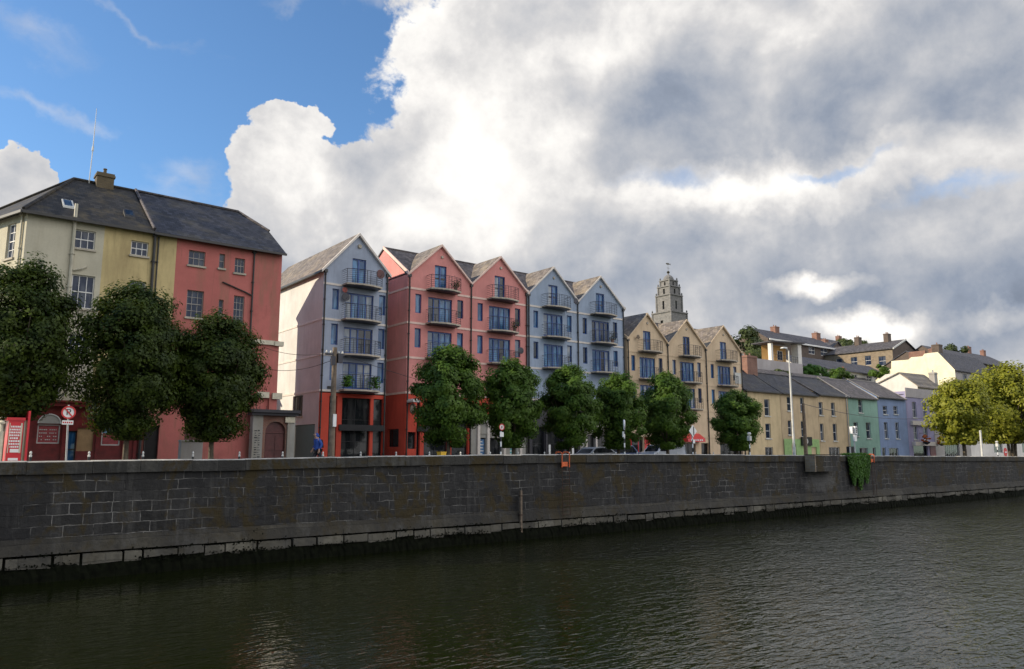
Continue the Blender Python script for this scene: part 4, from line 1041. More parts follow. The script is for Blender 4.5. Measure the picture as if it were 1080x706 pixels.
chimney(rf, xm-.7, xm+.7, 78, 79, zr-.6, zr+1.6, 'brickdark', 2); chimney(rf, xm-.7, xm+.7, 84.5, 85.5, zr-.6, zr+1.6, 'brickdark', 2)
# big cream gable
cg = thing('gabled_house', (148, 60, 8), 'large house with a sunlit pale yellow stepped gable and dark slate roof', 'house')
tp = [(1007,390),(989,371.5),(975,373.2),(973,376),(961,377),(958,379.5),(940,381),(940,389),(931,393),(924,401),(913,408)]
pts = [onX(a, b2, 141) for a, b2 in tp]
m = MB(); wall(m, PX(141), [(q[1], q[2]) for q in sorted(pts, key=lambda q: q[1])][:6] + [(q[1], q[2]) for q in sorted(pts, key=lambda q: q[1])][6:], 4); 
m.build('wall', 'lightyellow', cg)
e_ = pts[0]; r_ = pts[1]
m = MB(); wall(m, PY(e_[1]), [(141,e_[2]),(158,e_[2])], 4, [(144.0,145.6,e_[2]-2.6,e_[2]-.5),(149.3,150.9,e_[2]-2.6,e_[2]-.5),(154,155.4,e_[2]-2.6,e_[2]-.5)]); m.build('wall', 'greywall', cg)  # shade on the front is put into a greyer colour than the gable
for a in ((144.0,145.6),(149.3,150.9),(154,155.4)): window(cg, PY(e_[1]), *a, e_[2]-2.6, e_[2]-.5, nx=1, nz=2, sill='offwhite')
m = MB(); m.slab([(141.06,e_[1]-.3,e_[2]-.1),(158,e_[1]-.3,e_[2]-.1),(158,r_[1],r_[2]+.1),(141.06,r_[1],r_[2]+.1)], .15); m.slab([(141.06,r_[1]+4,e_[2]-.1),(158,r_[1]+4,e_[2]-.1),(158,r_[1],r_[2]+.1),(141.06,r_[1],r_[2]+.1)], .15); rf = m.build('roof', 'slate_far', cg)
chimney(rf, 141.1, 142.6, r_[1]-.2, r_[1]+1, r_[2]-.4, r_[2]+1.4, 'brickdark', 1); 
m = MB()
for i in range(14): yy = pts[4][1]-6+i*.85; 
yy0 = pts[3][1]; m.box(141.3, 141.9, pts[2][1], pts[5][1], 17.0, 18.9); m.build('coping_wall', 'brickred', cg)
farhouse('terrace_row', 'slate roofed terrace with white gables and a cluster of chimneys right of the yellow gable', 166, 200, 68, 76, 8, onY(1030,382,68)[2], onY(1030,375,72)[2], 'brickdark', 'slate_far', [(170,171.5,17.5,19),(176,177.5,17.5,19)],
  [(175.5,177.8,71.4,72.6,19.5,22.6),(178.6,180,71.4,72.6,19.5,22.4),(170.5,171.3,71.5,72.5,19.5,22.4)])
farhouse('terrace_row', 'dark hilltop roof line with dormer just behind the yellow gable chimney', 150, 168, 64, 72, 8, 18.0, 20.3, 'brickdark', 'slate_far', [], [(160.5,161.8,67.4,68.4,19.4,21.6)])
farhouse('flat_house', 'dark blue roofed house at the far right edge of the hill', 200, 230, 72, 80, 8, 19.2, 21.6, 'greywall', 'slate_far', [(206,208,16.5,18.5)], [])
farhouse('low_house', 'low brown slate roofed house behind the tan and green houses', 88, 112, 60, 66, 2, 10.6, 12.6, 'greywall', 'slate_brownX', [], [])
farhouse('cottage', 'small white rendered cottage gable below the hilltop terrace', 160, 168, 80, 87, 8, 21.0, 23.4, 'white', 'slate_far', [], [], axis='Y')
farhouse('blue_shed', 'low house with a dark blue slate roof left of the yellow gable', 146, 158, 70, 75, 6, 14.6, 16.7, 'white', 'slate_far', [(147.5,149,15,16.0)], [])

farhouse('cottage', 'small white cottage between the long low house and the yellow gable', 134, 141, 70.5, 75, 6, 13.6, 15.3, 'white', 'slate_brownX', [(135.5,136.8,12,13.2),(138,139.3,12,13.2)], [(134.3,135.1,72.2,73,14.4,16.2)])
q = onY(1046, 378, 92)
farhouse('hill_house', 'distant grey house with twin chimneys above the golden tree', q[0]-9, q[0]+9, 92, 100, 10, q[2]-1, q[2]+1.6, 'greywall', 'slate_far', [(q[0]-5,q[0]-3.4,q[2]-3.6,q[2]-2),(q[0]+2,q[0]+3.6,q[2]-3.6,q[2]-2)], [(q[0]-7,q[0]-5.2,95.5,96.6,q[2]+.8,q[2]+3.4),(q[0]+4,q[0]+5.6,95.5,96.6,q[2]+.8,q[2]+3.2)])
q = onY(888, 362, 112)
farhouse('hill_house', 'dark distant roof with one chimney behind the hilltop terrace end', q[0]-6, q[0]+9, 112, 120, 14, q[2]-1.5, q[2]+1.5, 'brickdark', 'slate_far', [], [(q[0]+5,q[0]+6.6,115.5,116.6,q[2]+.4,q[2]+3.0)])
# bell tower
tw = thing('church_tower', (183, 153.7, 20), 'tiered limestone bell tower with small dome, gilded ball and fish weathervane', 'tower')
def tier(x0, x1, y0, y1, z0, z1, hw, h0, h1, n=1, mat='towerstone'):
    xs = (x0+x1)/2; ys = (y0+y1)/2
    m = MB(); hx = [(xs-hw, xs+hw, h0, h1)] if n == 1 else [(xs-hw*3, xs-hw, h0, h1), (xs+hw, xs+hw*3, h0, h1)]
    hy = [(ys-hw, ys+hw, h0, h1)] if n == 1 else [(ys-hw*3, ys-hw, h0, h1), (ys+hw, ys+hw*3, h0, h1)]
    wall(m, PY(y0), [(x0,z1),(x1,z1)], z0, hx, rev=.5); wall(m, PX(x0), [(y0,z1),(y1,z1)], z0, hy, rev=.5)
    wall(m, PXr(x1), [(y0,z1),(y1,z1)], z0); wall(m, PY(y1), [(x0,z1),(x1,z1)], z0)
    m.box(x0-.3, x1+.3, y0-.3, y1+.3, z1, z1+.35); m.box(x0-.12, x1+.12, y0-.12, y1+.12, z0+.02, z0+.3)
    for sx in (x0, x1):
        for sy in (y0, y1): m.box(sx-.22, sx+.22, sy-.22, sy+.22, z0+.3, z1); m.lathe((sx, sy, z1+.35), [(.25,0),(.12,.15),(.28,.45),(.05,.9)], 8)
    m.build('stage', mat, tw)
    for a in hx: dark_fill(tw, PY(y0), *a, .48, 'dark', 'louvre')
    for a in hy: dark_fill(tw, PX(x0), *a, .48, 'dark', 'louvre')
def T(w, z0, z1, hw, h0, h1, n=1): tier(183.2-w/2, 183.2+w/2, 153.6-w/2, 153.6+w/2, z0, z1, hw, h0, h1, n)
T(7.4, 18, 43.3, .5, 38.6, 41.0); T(5.5, 43.6, 48.8, .38, 44.6, 47.2); T(4.6, 49.1, 51.6, .36, 49.4, 51.1); T(3.6, 51.9, 53.6, .3, 52.2, 53.3)
m = MB(); m.lathe((183.2,153.6,53.95), [(1.7,0),(1.65,.4),(1.45,.95),(1.05,1.45),(.5,1.8),(.25,1.9),(.22,2.3)], 20); m.build('dome', 'towerstone', tw, smooth=True)
m = MB(); m.lathe((183.2,153.6,56.2), [(.08,0),(.35,.15),(.5,.45),(.35,.75),(.08,.9)], 14); m.tube((183.2,153.6,57),(183.2,153.6,59.3),.05,.04,6); m.tube((182.6,153.6,58.0),(183.8,153.6,58.0),.04,.04,6); m.build('ball', 'ball', tw)
m = MB(); m.prism([(182.2,153.6,59.3),(182.6,153.6,59.6),(183.6,153.6,59.65),(184.0,153.6,59.4),(184.4,153.6,59.65),(184.4,153.6,59.1),(184.0,153.6,59.3),(183.4,153.6,59.1),(182.6,153.6,59.1)], (0,.08,0)); m.build('fish_vane', 'ball', tw)
farhouse('church_nave', 'grey stone church body under the bell tower, mostly hidden by the beige gables', 176, 200, 157.5, 168, 18, 30, 34, 'towerstone', 'slate_far', cat='church')

# ------------------------------------------------------------------ trees
def crown_mesh(name, w, h, n, leaf_s, seed, mat, flat=.85, bottom=.35, lump=.22, wide=.45, dens=.5, clusters=90):
    rng = np.random.default_rng(seed)
    # cluster centres spread through the crown volume, more towards the outside
    def env(t):     # radius share at height share t, widest at `wide`
        t = np.clip(t, 0, 1)
        lo = bottom + (1-bottom)*np.sin(np.clip(t/wide, 0, 1)*pi/2)**.8
        hi = np.sqrt(np.clip(1-((t-wide)/(1-wide))**2.0, 0, 1))
        return np.where(t < wide, lo, hi)
    cs = []
    while len(cs) < clusters:
        t = rng.random(); a = rng.random()*2*pi; r = rng.random()**.42
        R = env(np.array([t]))[0]*(w/2)*(1+lump*(np.sin(a*3+seed)+np.sin(a*5+t*7+seed*2))*.35)
        if rng.random() > R/(w/2)+.12: continue
        cs.append((R*r*cos(a)*.93, R*r*sin(a)*.93*flat, h*t*.97+.02*h, .55+.45*r))
    cs = np.array(cs)
    k = rng.integers(0, len(cs), n); sp = (.105*w)*(.7+.6*rng.random(len(cs)))
    d = rng.normal(size=(n, 3)); d /= np.linalg.norm(d, axis=1)[:, None]; rad = rng.random(n)**.45
    p = cs[k, :3] + d*(sp[k]*rad*1.25)[:, None]*np.array([1, 1, .85])
    p[:, 2] = np.clip(p[:, 2], 0, None)
    out = p - np.array([0, 0, h*.45]); out /= np.linalg.norm(out, axis=1)[:, None]+1e-6
    nrm = d*.85 + out*.75 + rng.normal(size=(n, 3))*.28 + np.array([0, 0, .25]); nrm /= np.linalg.norm(nrm, axis=1)[:, None]
    a = np.cross(nrm, rng.normal(size=(n, 3))); a /= np.linalg.norm(a, axis=1)[:, None]; b2 = np.cross(nrm, a)
    s1 = (leaf_s*(.6+.8*rng.random(n)))[:, None]; s2 = s1*.62
    V = np.stack([p-a*s1, p+b2*s2+nrm*s1*.12, p+a*s1, p-b2*s2+nrm*s1*.12], 1).reshape(-1, 3)
    me = bpy.data.meshes.new(name); me.vertices.add(4*n); me.vertices.foreach_set('co', V.astype(np.float32).ravel())
    me.loops.add(4*n); me.loops.foreach_set('vertex_index', np.arange(4*n, dtype=np.int32)); me.polygons.add(n)
    me.polygons.foreach_set('loop_start', np.arange(0, 4*n, 4, dtype=np.int32)); me.update(calc_edges=True)
    me.materials.append(M[mat]); return me
def make_tree(x, y, z0, z1, w, label, mat, n, leaf_s, seed, trunk_r=.13, group=None, name='street_tree', zg=0., cat='tree', multi=1, **kw):
    t = thing(name, (x, y, zg), label, cat, group)
    me = crown_mesh('crown', w, z1-z0, n, leaf_s, seed, mat, **kw)
    o = bpy.data.objects.new('crown', me); C.objects.link(o); o.parent = t; o.location = (0, 0, z0-zg); WORLD[o.name] = Vector((x, y, z0))
    rnd = random.Random(seed); m = MB(); H = z1-z0
    for q in range(multi):
        bx0 = x + (q-(multi-1)/2)*.9*(multi > 1); lean = rnd.uniform(-.1, .1) + (q-(multi-1)/2)*.5*(multi > 1)
        a = (bx0, y, zg-.1); mid = (bx0+lean*.5, y+rnd.uniform(-.05, .05), (zg+z0)/2+.2); c = (bx0+lean, y, z0+.12*H)
        m.tube(a, (a[0], a[1], zg+.3), trunk_r*1.5, trunk_r*1.08, 10); m.tube((a[0],a[1],zg+.3), mid, trunk_r*1.08, trunk_r*.95, 10); m.tube(mid, c, trunk_r*.95, trunk_r*.78, 10)
        for k in range(8):
            an = k*2.4+rnd.random(); L = w*rnd.uniform(.22, .38); st = (c[0], c[1], c[2]-rnd.random()*.1*H)
            e1 = (st[0]+cos(an)*L*.5, st[1]+sin(an)*L*.5, st[2]+H*rnd.uniform(.15, .28)); e2 = (st[0]+cos(an)*L, st[1]+sin(an)*L, st[2]+H*rnd.uniform(.4, .62))
            m.tube(st, e1, trunk_r*.42, trunk_r*.3, 6); m.tube(e1, e2, trunk_r*.3, trunk_r*.1, 5)
        m.tube(c, (c[0], c[1], z0+H*.8), trunk_r*.75, trunk_r*.15, 8)
    m.build('trunk', 'bark', t, smooth=False)
    return t
G = 'street trees along the riverside pavement'
make_tree(3.45, 38.5, 2.3, 9.1, 4.9, 'large dense dark tree at the left edge beside the red kiosk', 'leafdark', 60000, .072, 11, group=G, clusters=230, bottom=.35, wide=.42)
make_tree(8.05, 38.5, 1.5, 8.5, 5.3, 'dense dark domed tree second from the left in front of the ochre wall', 'leafdark', 64000, .072, 12, group=G, clusters=240, bottom=.15, wide=.45)
make_tree(11.85, 38.5, 1.45, 7.6, 4.7, 'dark heart shaped tree in front of the old pink house', 'leafdark', 54000, .072, 13, group=G, clusters=220, bottom=.18, wide=.48)
ta = make_tree(25.6, 38.5, 1.25, 7.1, 4.6, 'leafy tree left of the round striped pole sign, in front of the pink gables', 'leafmid', 34000, .09, 21, group=G, clusters=120, bottom=.3, wide=.42, lump=.45)
tb = make_tree(30.4, 38.5, 1.25, 7.0, 4.4, 'leafy tree just right of the round sign between pink and blue grey blocks', 'leafmid', 32000, .09, 22, group=G, clusters=110, bottom=.3, wide=.45, lump=.45)
def dup_tree(src, x, z1scale, ws, label, rz):
    c = copy_tree(src); c.location = (x, 38.5, 0); c.rotation_euler.z = rz; c.scale = (ws, ws, z1scale); c['label'] = label
dup_tree(ta, 35.3, .93, .92, 'leafy tree with yellow lit top in front of the left blue grey gable', 2.1)
dup_tree(tb, 39.95, .96, .96, 'leafy tree behind the narrow white striped sign, before the right blue grey gable', 1.2)
dup_tree(ta, 45.2, .95, 1.04, 'leafy tree behind the silver van in front of the left beige gable', 4.0)
dup_tree(tb, 53.9, .88, 1.06, 'leafy round tree in front of the right beige gable', 2.9)
make_tree(97.6, 38.5, 1.9, 9.3, 7.6, 'bright yellow green tree with pale trunk near the right edge', 'leafgold', 20000, .17, 31, trunk_r=.22, group='bright trees at the right', clusters=110, bottom=.45, wide=.5, lump=.6)
make_tree(115.0, 39.5, 2.2, 12.3, 11.2, 'larger golden topped tree with forked dark trunks at the right edge', 'leafgold', 26000, .19, 32, trunk_r=.2, multi=3, group='bright trees at the right', clusters=130, bottom=.55, wide=.5, lump=.5)
make_tree(117, 80, 14.5, 22.8, 10.5, 'sparse olive green tree on the hill right of the beige gables', 'leafolive', 5200, .28, 41, trunk_r=.25, name='hill_tree', zg=terrain(117, 80)-1, clusters=26, lump=.9, bottom=.5)
make_tree(113.3, 66, 12.2, 14.6, 4.6, 'round green bush beside the modern white house', 'ivy', 4000, .2, 42, name='bush', zg=11.2, clusters=30, cat='bush', group=None)
for k_, (px, py, Y_, w_, h_, lb_) in enumerate([(884, 396, 67.5, 5, 2.2, 'low green bush behind the tan house roofs'), (928, 391, 69, 5, 2.4, 'green bush left of the yellow gable foot'), (896, 366, 104, 9, 4, 'dark tree clump on the skyline left of the twin chimney house'), (1003, 371, 88, 8, 3.4, 'dark shrubs on the skyline just behind the yellow gable'), (822, 398, 64, 4, 1.6, 'small green shrub at the foot of the white modern house wall')]):
    q = onY(px, py, Y_)
    make_tree(q[0], Y_, q[2]-h_*.5, q[2]+h_*.5, w_, lb_, 'leafolive' if k_ > 1 else 'leafmid', 2600, .2 if Y_ < 80 else .3, 60+k_, name='bush', zg=q[2]-h_*.9, clusters=18, cat='bush', lump=.8)
# ivy hanging over the wall
random.seed(9); m = MB()
for i in range(8500):
    u = random.random(); v = random.random()
    x = 60.6+3.5*u; zt = topz(62)+.08; lim = .45+.6*sin(pi*min(1, max(0, (u*.75+.18))))**.7
    z = zt - 2.75*v*lim*(.8+.2*sin(u*17)) ; x += .5*v*(1-u)+random.gauss(0,.05)
    y = 32.86 - random.random()*.22*(1-v*.5) ; 
    if v < .06: y = random.uniform(32.75, 33.4); z = zt+random.uniform(-.05,.1)
    a = Vector((x, y, z)); nn = Vector((random.gauss(0,.6), -1, random.gauss(.3,.6))).normalized(); v1 = nn.orthogonal().normalized(); v1.rotate(Matrix.Rotation(random.random()*6.28, 3, nn)); v2 = nn.cross(v1); s_ = random.uniform(.05,.1)
    m.quad(a-v1*s_, a+v2*s_*.8, a+v1*s_, a-v2*s_*.8)
iv = m.build('ivy', 'ivy', None, recalc=False); tag(iv, 'bright green ivy clump hanging down the quay wall', 'ivy')
# flower baskets on purple house
for i, (x, z, lab) in enumerate([(112.3, 2.75, 'left round orange flower basket on the purple shop front'), (117.0, 2.6, 'right round orange flower basket by the bright tree and purple shop front')]):
    me = crown_mesh('flowers', 1.3, 1.25, 700, .09, 50+i, 'orangeflower', clusters=12, flat=1)
    t_ = thing('flower_basket', (x, 49.1, z-.6), lab, 'flower basket', 'flower baskets on the purple shop')
    o = bpy.data.objects.new('flowers', me); C.objects.link(o); o.parent = t_; WORLD[o.name] = Vector((x, 49.1, z-.6))
    m = MB(); m.path([(x,49.1,z+.5),(x,49.1,z+.9),(x,49.98,z+.9)], .03); m.lathe((x,49.1,z-.7), [(.1,0),(.4,.2),(.5,.4)], 12); m.build('bracket', 'rail', t_)

# ------------------------------------------------------------------ street furniture
b0 = thing('bollard', (3.9, 34.3, .13), 'slim pale topped bollard by the wall, in front of the dark red pub window', 'bollard', 'slim bollards behind the quay wall')
m = MB(); m.lathe((3.9,34.3,.13), [(.07,0),(.07,.05),(.045,.08),(.045,.62)], 10); m.build('post', 'blackpaint', b0)
m = MB(); m.lathe((3.9,34.3,.75), [(.05,0),(.05,.06),(.028,.09),(.045,.15),(.03,.20),(.008,.22)], 10); m.build('cap', 'offwhite', b0)
for i in range(1, 22):
    c = copy_tree(b0); c.location = (3.9+i*1.965, 34.3, .13); c['label'] = 'slim pale topped bollard in the even row just behind the quay wall coping'
b0['label'] = 'slim pale topped bollard in the even row just behind the quay wall coping'

# no parking sign
ns = thing('parking_sign', (5.02, 34.3, .13), 'round red ringed no parking sign with black P on a grey pole', 'sign')
m = MB(); m.tube((5.1,34.3,.13),(5.02,34.3,2.75),.035,.035,8); m.build('pole', 'steel', ns)
PN = PY(34.24)
m = MB(); m.lathe((5.02,34.24,2.46), [(.24,-.012),(.24,.012)], 28, ax='Y'); m.build('sign_face', 'signwhite', ns)
m = MB(); n0 = 28
for i in range(n0):
    a, b2 = 2*pi*i/n0, 2*pi*(i+1)/n0
    m.hexa([PN(5.02+.195*cos(a),2.46+.195*sin(a),-.016),PN(5.02+.25*cos(a),2.46+.25*sin(a),-.016),PN(5.02+.25*cos(b2),2.46+.25*sin(b2),-.016),PN(5.02+.195*cos(b2),2.46+.195*sin(b2),-.016),
            PN(5.02+.195*cos(a),2.46+.195*sin(a),-.03),PN(5.02+.25*cos(a),2.46+.25*sin(a),-.03),PN(5.02+.25*cos(b2),2.46+.25*sin(b2),-.03),PN(5.02+.195*cos(b2),2.46+.195*sin(b2),-.03)])
m.build('red_ring', 'signred', ns)
text_mesh('letter', 'P', .34, PN, 5.02, 2.46, -.02, 'signblack', ns)
m = MB(); m.prism([PN(4.855,2.62,-.03),PN(4.885,2.65,-.03),PN(5.185,2.30,-.03),PN(5.155,2.27,-.03)], (0,-.006,0)); m.build('red_bar', 'signred', ns)
m = MB(); m.wbox(PN, 4.83, 5.21, 1.99, 2.15, -.02, 0); m.build('plate', 'signwhite', ns)
m = MB()
for k in range(5): m.wbox(PN, 4.85+k*.07, 4.85+k*.07+.045, 2.04, 2.10, -.026, -.021)
m.build('lettering', 'signred', ns)

# red kiosk / poster box
ki = thing('kiosk', (3.75, 37, .004), 'bright red free standing poster kiosk with white lettering at the left edge', 'kiosk')
kx0, kx1, ky = onY(10,440,37)[0], onY(26,440,37)[0], 37
m = MB(); m.box(kx0, kx1, ky, ky+1.1, 0, 2.2); m.box(kx0-.06, kx1+.04, ky-.04, ky+1.15, 2.2, 2.32); m.build('body', 'redpaint', ki)
PK = PY(ky)
m = MB(); m.wbox(PK, kx1+.12, kx1+.2, 0, 2.6, -.05, 1.0); m.build('side_fin', 'redpaint', ki)
m = MB(); m.wbox(PK, kx1-.1, kx1-.04, .9, 2.1, -.02, -.001); m.wbox(PK, kx0+.03, kx0+.06, .9, 2.1, -.02, -.001); m.build('trim', 'creamband', ki)
m = MB(); rr = random.Random(4)
for k in range(8):
    z = 1.95-k*.115; ww = rr.uniform(.25,.42); u = (kx0+kx1)/2-.03
    q = u-ww/2
    while q < u+ww/2: L = rr.uniform(.03,.07); m.wbox(PK, q, q+L, z-.035, z+.035, -.012, -.002); q += L+.018
m.wbox(PK, kx0+.12, kx0+.45, .92, 1.06, -.014, -.002); m.wbox(PK, kx0+.08, kx1-.1, .60, .70, -.012, -.002)
m.build('lettering', 'signwhite', ki)
gp = thing('gate_post', (3.1, 37, 0), 'cream post left of the red kiosk at the left edge', 'post')
m = MB(); m.tube((3.12,36.9,0),(3.12,36.9,1.75),.1,.08,8); m.tube((3.12,36.9,1.75),(3.12,36.9,2.1),.04,.03,8); m.lathe((3.12,36.9,2.05), [(.1,0),(.12,.06),(.02,.14)], 8); m.build('post', 'creamband', gp)
bn = thing('barrier', (2.7, 37.5, 0), 'orange and yellow barrier cut by the left edge of the picture', 'barrier')
m = MB(); m.box(2.0, 3.0, 37.4, 37.5, .9, 1.45); m.build('upper_panel', 'orangepaint', bn); m = MB(); m.box(2.0,3.0,37.4,37.5,.25,.85); m.build('lower_panel', 'yellow', bn)

# striped pole signs
def striped(x, y, ztop, label, kind, name='sign_post'):
    t_ = thing(name, (x, y, .13), label, 'sign', None)
    m = MB(); z = .13; k = 0
    while z < ztop-.0:
        z2 = min(z+.28, ztop); m.tube((x,y,z),(x,y,z2),.045,.045,8, mi=k % 2); z = z2; k += 1
    m.build('pole', ['signwhite', 'signblack'], t_)
    P_ = PY(y-.06)
    if kind == 'round':
        m = MB(); m.lathe((x,y-.07,ztop-.02), [(.17,-.01),(.17,.01)], 22, ax='Y'); m.build('sign_face', 'signwhite', t_)
        m = MB(); n0 = 22
        for i in range(n0):
            a, b2 = 2*pi*i/n0, 2*pi*(i+1)/n0; q = lambda r, a_, d: P_(x+r*cos(a_), ztop-.02+r*sin(a_), d)
            m.hexa([q(.14,a,-.025),q(.185,a,-.025),q(.185,b2,-.025),q(.14,b2,-.025),q(.14,a,-.035),q(.185,a,-.035),q(.185,b2,-.035),q(.14,b2,-.035)])
        m.build('red_ring', 'signred', t_)
        m = MB(); m.wbox(P_, x-.03, x+.03, ztop-.09, ztop+.05, -.04, -.026); m.build('symbol', 'posterred', t_)
        m = MB(); m.wbox(P_, x-.12, x+.13, ztop-.56, ztop-.30, -.03, 0); m.build('plate', 'signwhite', t_)
    elif kind == 'diamond':
        m = MB(); c = ztop; r = .42
        m.prism([P_(x,c-r,-.0),P_(x+r,c,-.0),P_(x,c+r,-.0),P_(x-r,c,-.0)], (0,-.02,0)); m.build('sign_back', 'signwhite', t_)
        m = MB(); m.wbox(P_, x+.03, x+.1, c-.3, c+.3, -.04, -.021); m.build('brace', 'signblack', t_)
        m = MB(); m.wbox(P_, x-.05, x+.18, c-.85, c-.6, -.02, 0); m.build('plate', 'signwhite', t_)
    elif kind == 'edge':
        m = MB(); m.lathe((x,y,ztop-.05), [(.29,-.05),(.31,0),(.29,.05)], 22, ax='X'); m.build('sign_face', 'signwhite', t_); t_.rotation_euler.z = radians(-42)
        m = MB(); m.wbox(PX(x-.12), y-.14, y+.14, ztop-.85, ztop-.5, 0, .1); m.build('plate', 'signwhite', t_)
    else:
        m = MB(); m.box(x-.12,x+.12,y-.12,y+.12,ztop-.5,ztop-.15); m.lathe((x,y,ztop), [(.05,-.15),(.16,0),(.1,.12)], 10); m.build('cap', 'offwhite', t_)
    return t_
striped(26.25, 34.3, 2.35, 'small round red ringed sign on a black and white striped pole', 'round')
striped(36.15, 34.3, 2.75, 'narrow white sign seen edge on atop a striped pole', 'edge')
striped(42.9, 34.3, 2.4, 'white diamond sign back on a white pole before the beige building', 'diamond')
striped(49.5, 34.3, 2.3, 'striped pole with pale cap in front of the beige house and round tree', 'cap')
striped(95.6, 34.3, 2.1, 'striped pole at right between the white pole and the red sign', 'cap')

# tall street lamp
la = thing('street_lamp', (55.45, 34.2, .13), 'tall pale steel street lamp with twin heads in front of the tan pub', 'street lamp')
xl = 55.2
m = MB(); m.tube((xl,34.2,.13),(xl,34.2,1.4),.12,.12,12); m.tube((xl,34.2,1.4),(xl,34.2,9.0),.10,.055,12); m.build('column', 'offwhite', la)
m = MB(); m.path([(xl,34.2,9.0),(xl-.5,34.1,9.12),(xl-.95,34.0,9.12)], .035); m.build('arm', 'offwhite', la)
m = MB(); m.hexa([(xl-1.3,33.85,9.06),(xl-.7,33.85,9.08),(xl-.7,34.15,9.08),(xl-1.3,34.15,9.06),(xl-1.2,33.9,9.18),(xl-.7,33.9,9.2),(xl-.7,34.1,9.2),(xl-1.2,34.1,9.18)]); m.build('lamp_head', 'offwhite', la)
# globe lamp and white cluster at right
gl_ = thing('traffic_light', (64.6, 34.3, .13), 'pale traffic signal cluster beside the hanging ivy, before the green house', 'traffic light')
m = MB(); m.tube((64.7,34.3,.13),(64.7,34.3,3.0),.06,.05,8); m.tube((63.9,34.3,.13),(63.9,34.3,1.4),.06,.06,8); m.build('pole', 'offwhite', gl_)
m = MB(); m.box(64.3,64.6,34.2,34.45,2.55,3.15); m.box(64.8,65.15,34.2,34.45,2.5,3.2); m.box(64.5,64.9,34.15,34.3,1.9,2.45); m.build('signal_head', 'signwhite', gl_)
m = MB(); m.box(64.05,64.95,34.4,34.7,.5,1.45); m.build('cabinet', 'blackpaint', gl_)
m = MB()
for xx in (64.45,64.97):
    for zz in (2.68,2.85,3.02): m.lathe((xx,34.19,zz), [(.06,0),(.07,-.03)], 10, ax='Y')
m.build('lens', 'signblack', gl_)
wp = thing('white_pole', (91.4, 34.3, .13), 'plain white pole in front of the bright yellow green tree', 'pole')
m = MB(); m.tube((91.4,34.3,.13),(91.4,34.3,3.2),.12,.1,10); m.lathe((91.4,34.3,3.2), [(.12,0),(.13,.04),(.04,.12)], 10); m.build('column', 'offwhite', wp)
rs = thing('red_cross_sign', (99.8, 35, .13), 'red roadworks sign with pale symbol behind the wall at the far right', 'sign')
m = MB(); m.lathe((99.8,35,1.0), [(.5,-.02),(.5,.02)], 20, ax='Y'); m.build('sign_face', 'signred', rs); m = MB(); m.box(99.5,100.1,34.95,34.975,.94,1.06); m.build('symbol', 'signwhite', rs)
m = MB(); m.tube((99.4,35.1,.13),(99.75,35.1,1.0),.03); m.tube((100.2,35.1,.13),(99.85,35.1,1.0),.03); m.build('leg', 'steel', rs)

# timber utility poles
def upole(x, y, h, label, r=.14, gear=True):
    u = thing('utility_pole', (x, y, .13), label, 'utility pole', 'timber utility poles')
    m = MB(); m.tube((x,y,.13),(x,y,h),r*1.15,r*.8,12); m.build('pole', 'wood', u)
    if gear:
        m = MB(); m.box(x-.5,x+.5,y-.05,y+.05,h-.4,h-.3); m.box(x-.25,x-.05,y-.22,y-.1,h-.9,h-.45); m.box(x+.1,x+.35,y-.2,y,h-.75,h-.3); m.build('crossarm', 'rail', u)
        m = MB()
        for s in (-.42,-.2,.2,.42): m.lathe((x+s,y,h-.3), [(.04,0),(.06,.05),(.03,.14)], 8)
        m.build('insulator', 'offwhite', u)
        m = MB(); m.box(x-.05,x+.12,y-r-.05,y-r+.0,2.15,2.75); m.build_each('notice', 'signwhite', u)
    return u
upole(16.25, 34.6, 6.0, 'timber utility pole with crossarm in front of the lilac building')
upole(80.3, 48.3, 6.5, 'dark timber pole behind the tall street lamp', .2, False)
def cable(label, a, b2, sag, r=.014):
    m = MB(); a = Vector(a); b2 = Vector(b2); pts = [a.lerp(b2, i/14) - Vector((0, 0, sag*4*(i/14)*(1-i/14))) for i in range(15)]
    m.path(pts, r, 5); o = m.build('overhead_cable', 'blackpaint'); tag(o, label, 'cable', 'overhead cables')
cable('upper cable from the timber pole across to the pink house', (16.0,34.6,5.7), (16.9,45.95,7.3), .25)
cable('lower cable from the timber pole to the pink house pier', (16.4,34.6,5.5), (16.2,45.95,6.2), .5)
cable('cable running right from the timber pole over the red ground floor', (16.45,34.6,5.75), (38,49.8,5.6), .4)
cable('cable crossing the tan, green and blue houses', (80.3,48.2,6.4), (117,49.6,6.0), .8, .03)

# person
def skin_mesh(name, V, E_, R, mat, parent, root=0, sub=2):
    me = bpy.data.meshes.new(name); me.from_pydata(V, E_, []); o = bpy.data.objects.new(name, me); C.objects.link(o)
    md = o.modifiers.new('s', 'SKIN'); md.use_smooth_shade = True
    for i, r in enumerate(R):
        sv = me.skin_vertices[0].data[i]; sv.radius = (r, r) if not isinstance(r, tuple) else r; sv.use_root = (i == root)
    o.modifiers.new('u', 'SUBSURF').levels = sub
    dg = bpy.context.evaluated_depsgraph_get(); dg.update()
    me2 = bpy.data.meshes.new_from_object(o.evaluated_get(dg)); bpy.data.objects.remove(o)
    me2.name = name; me2.materials.clear(); me2.materials.append(M[mat])
    for p_ in me2.polygons: p_.use_smooth = True
    n = bpy.data.objects.new(name, me2); C.objects.link(n); n.parent = parent; WORLD[n.name] = Vector((0,0,0)); return n
pe = thing('person', (15.75, 35.0, .13), 'person in a bright blue jacket and dark trousers walking left beside the timber pole', 'person')
pe.rotation_euler.z = 0
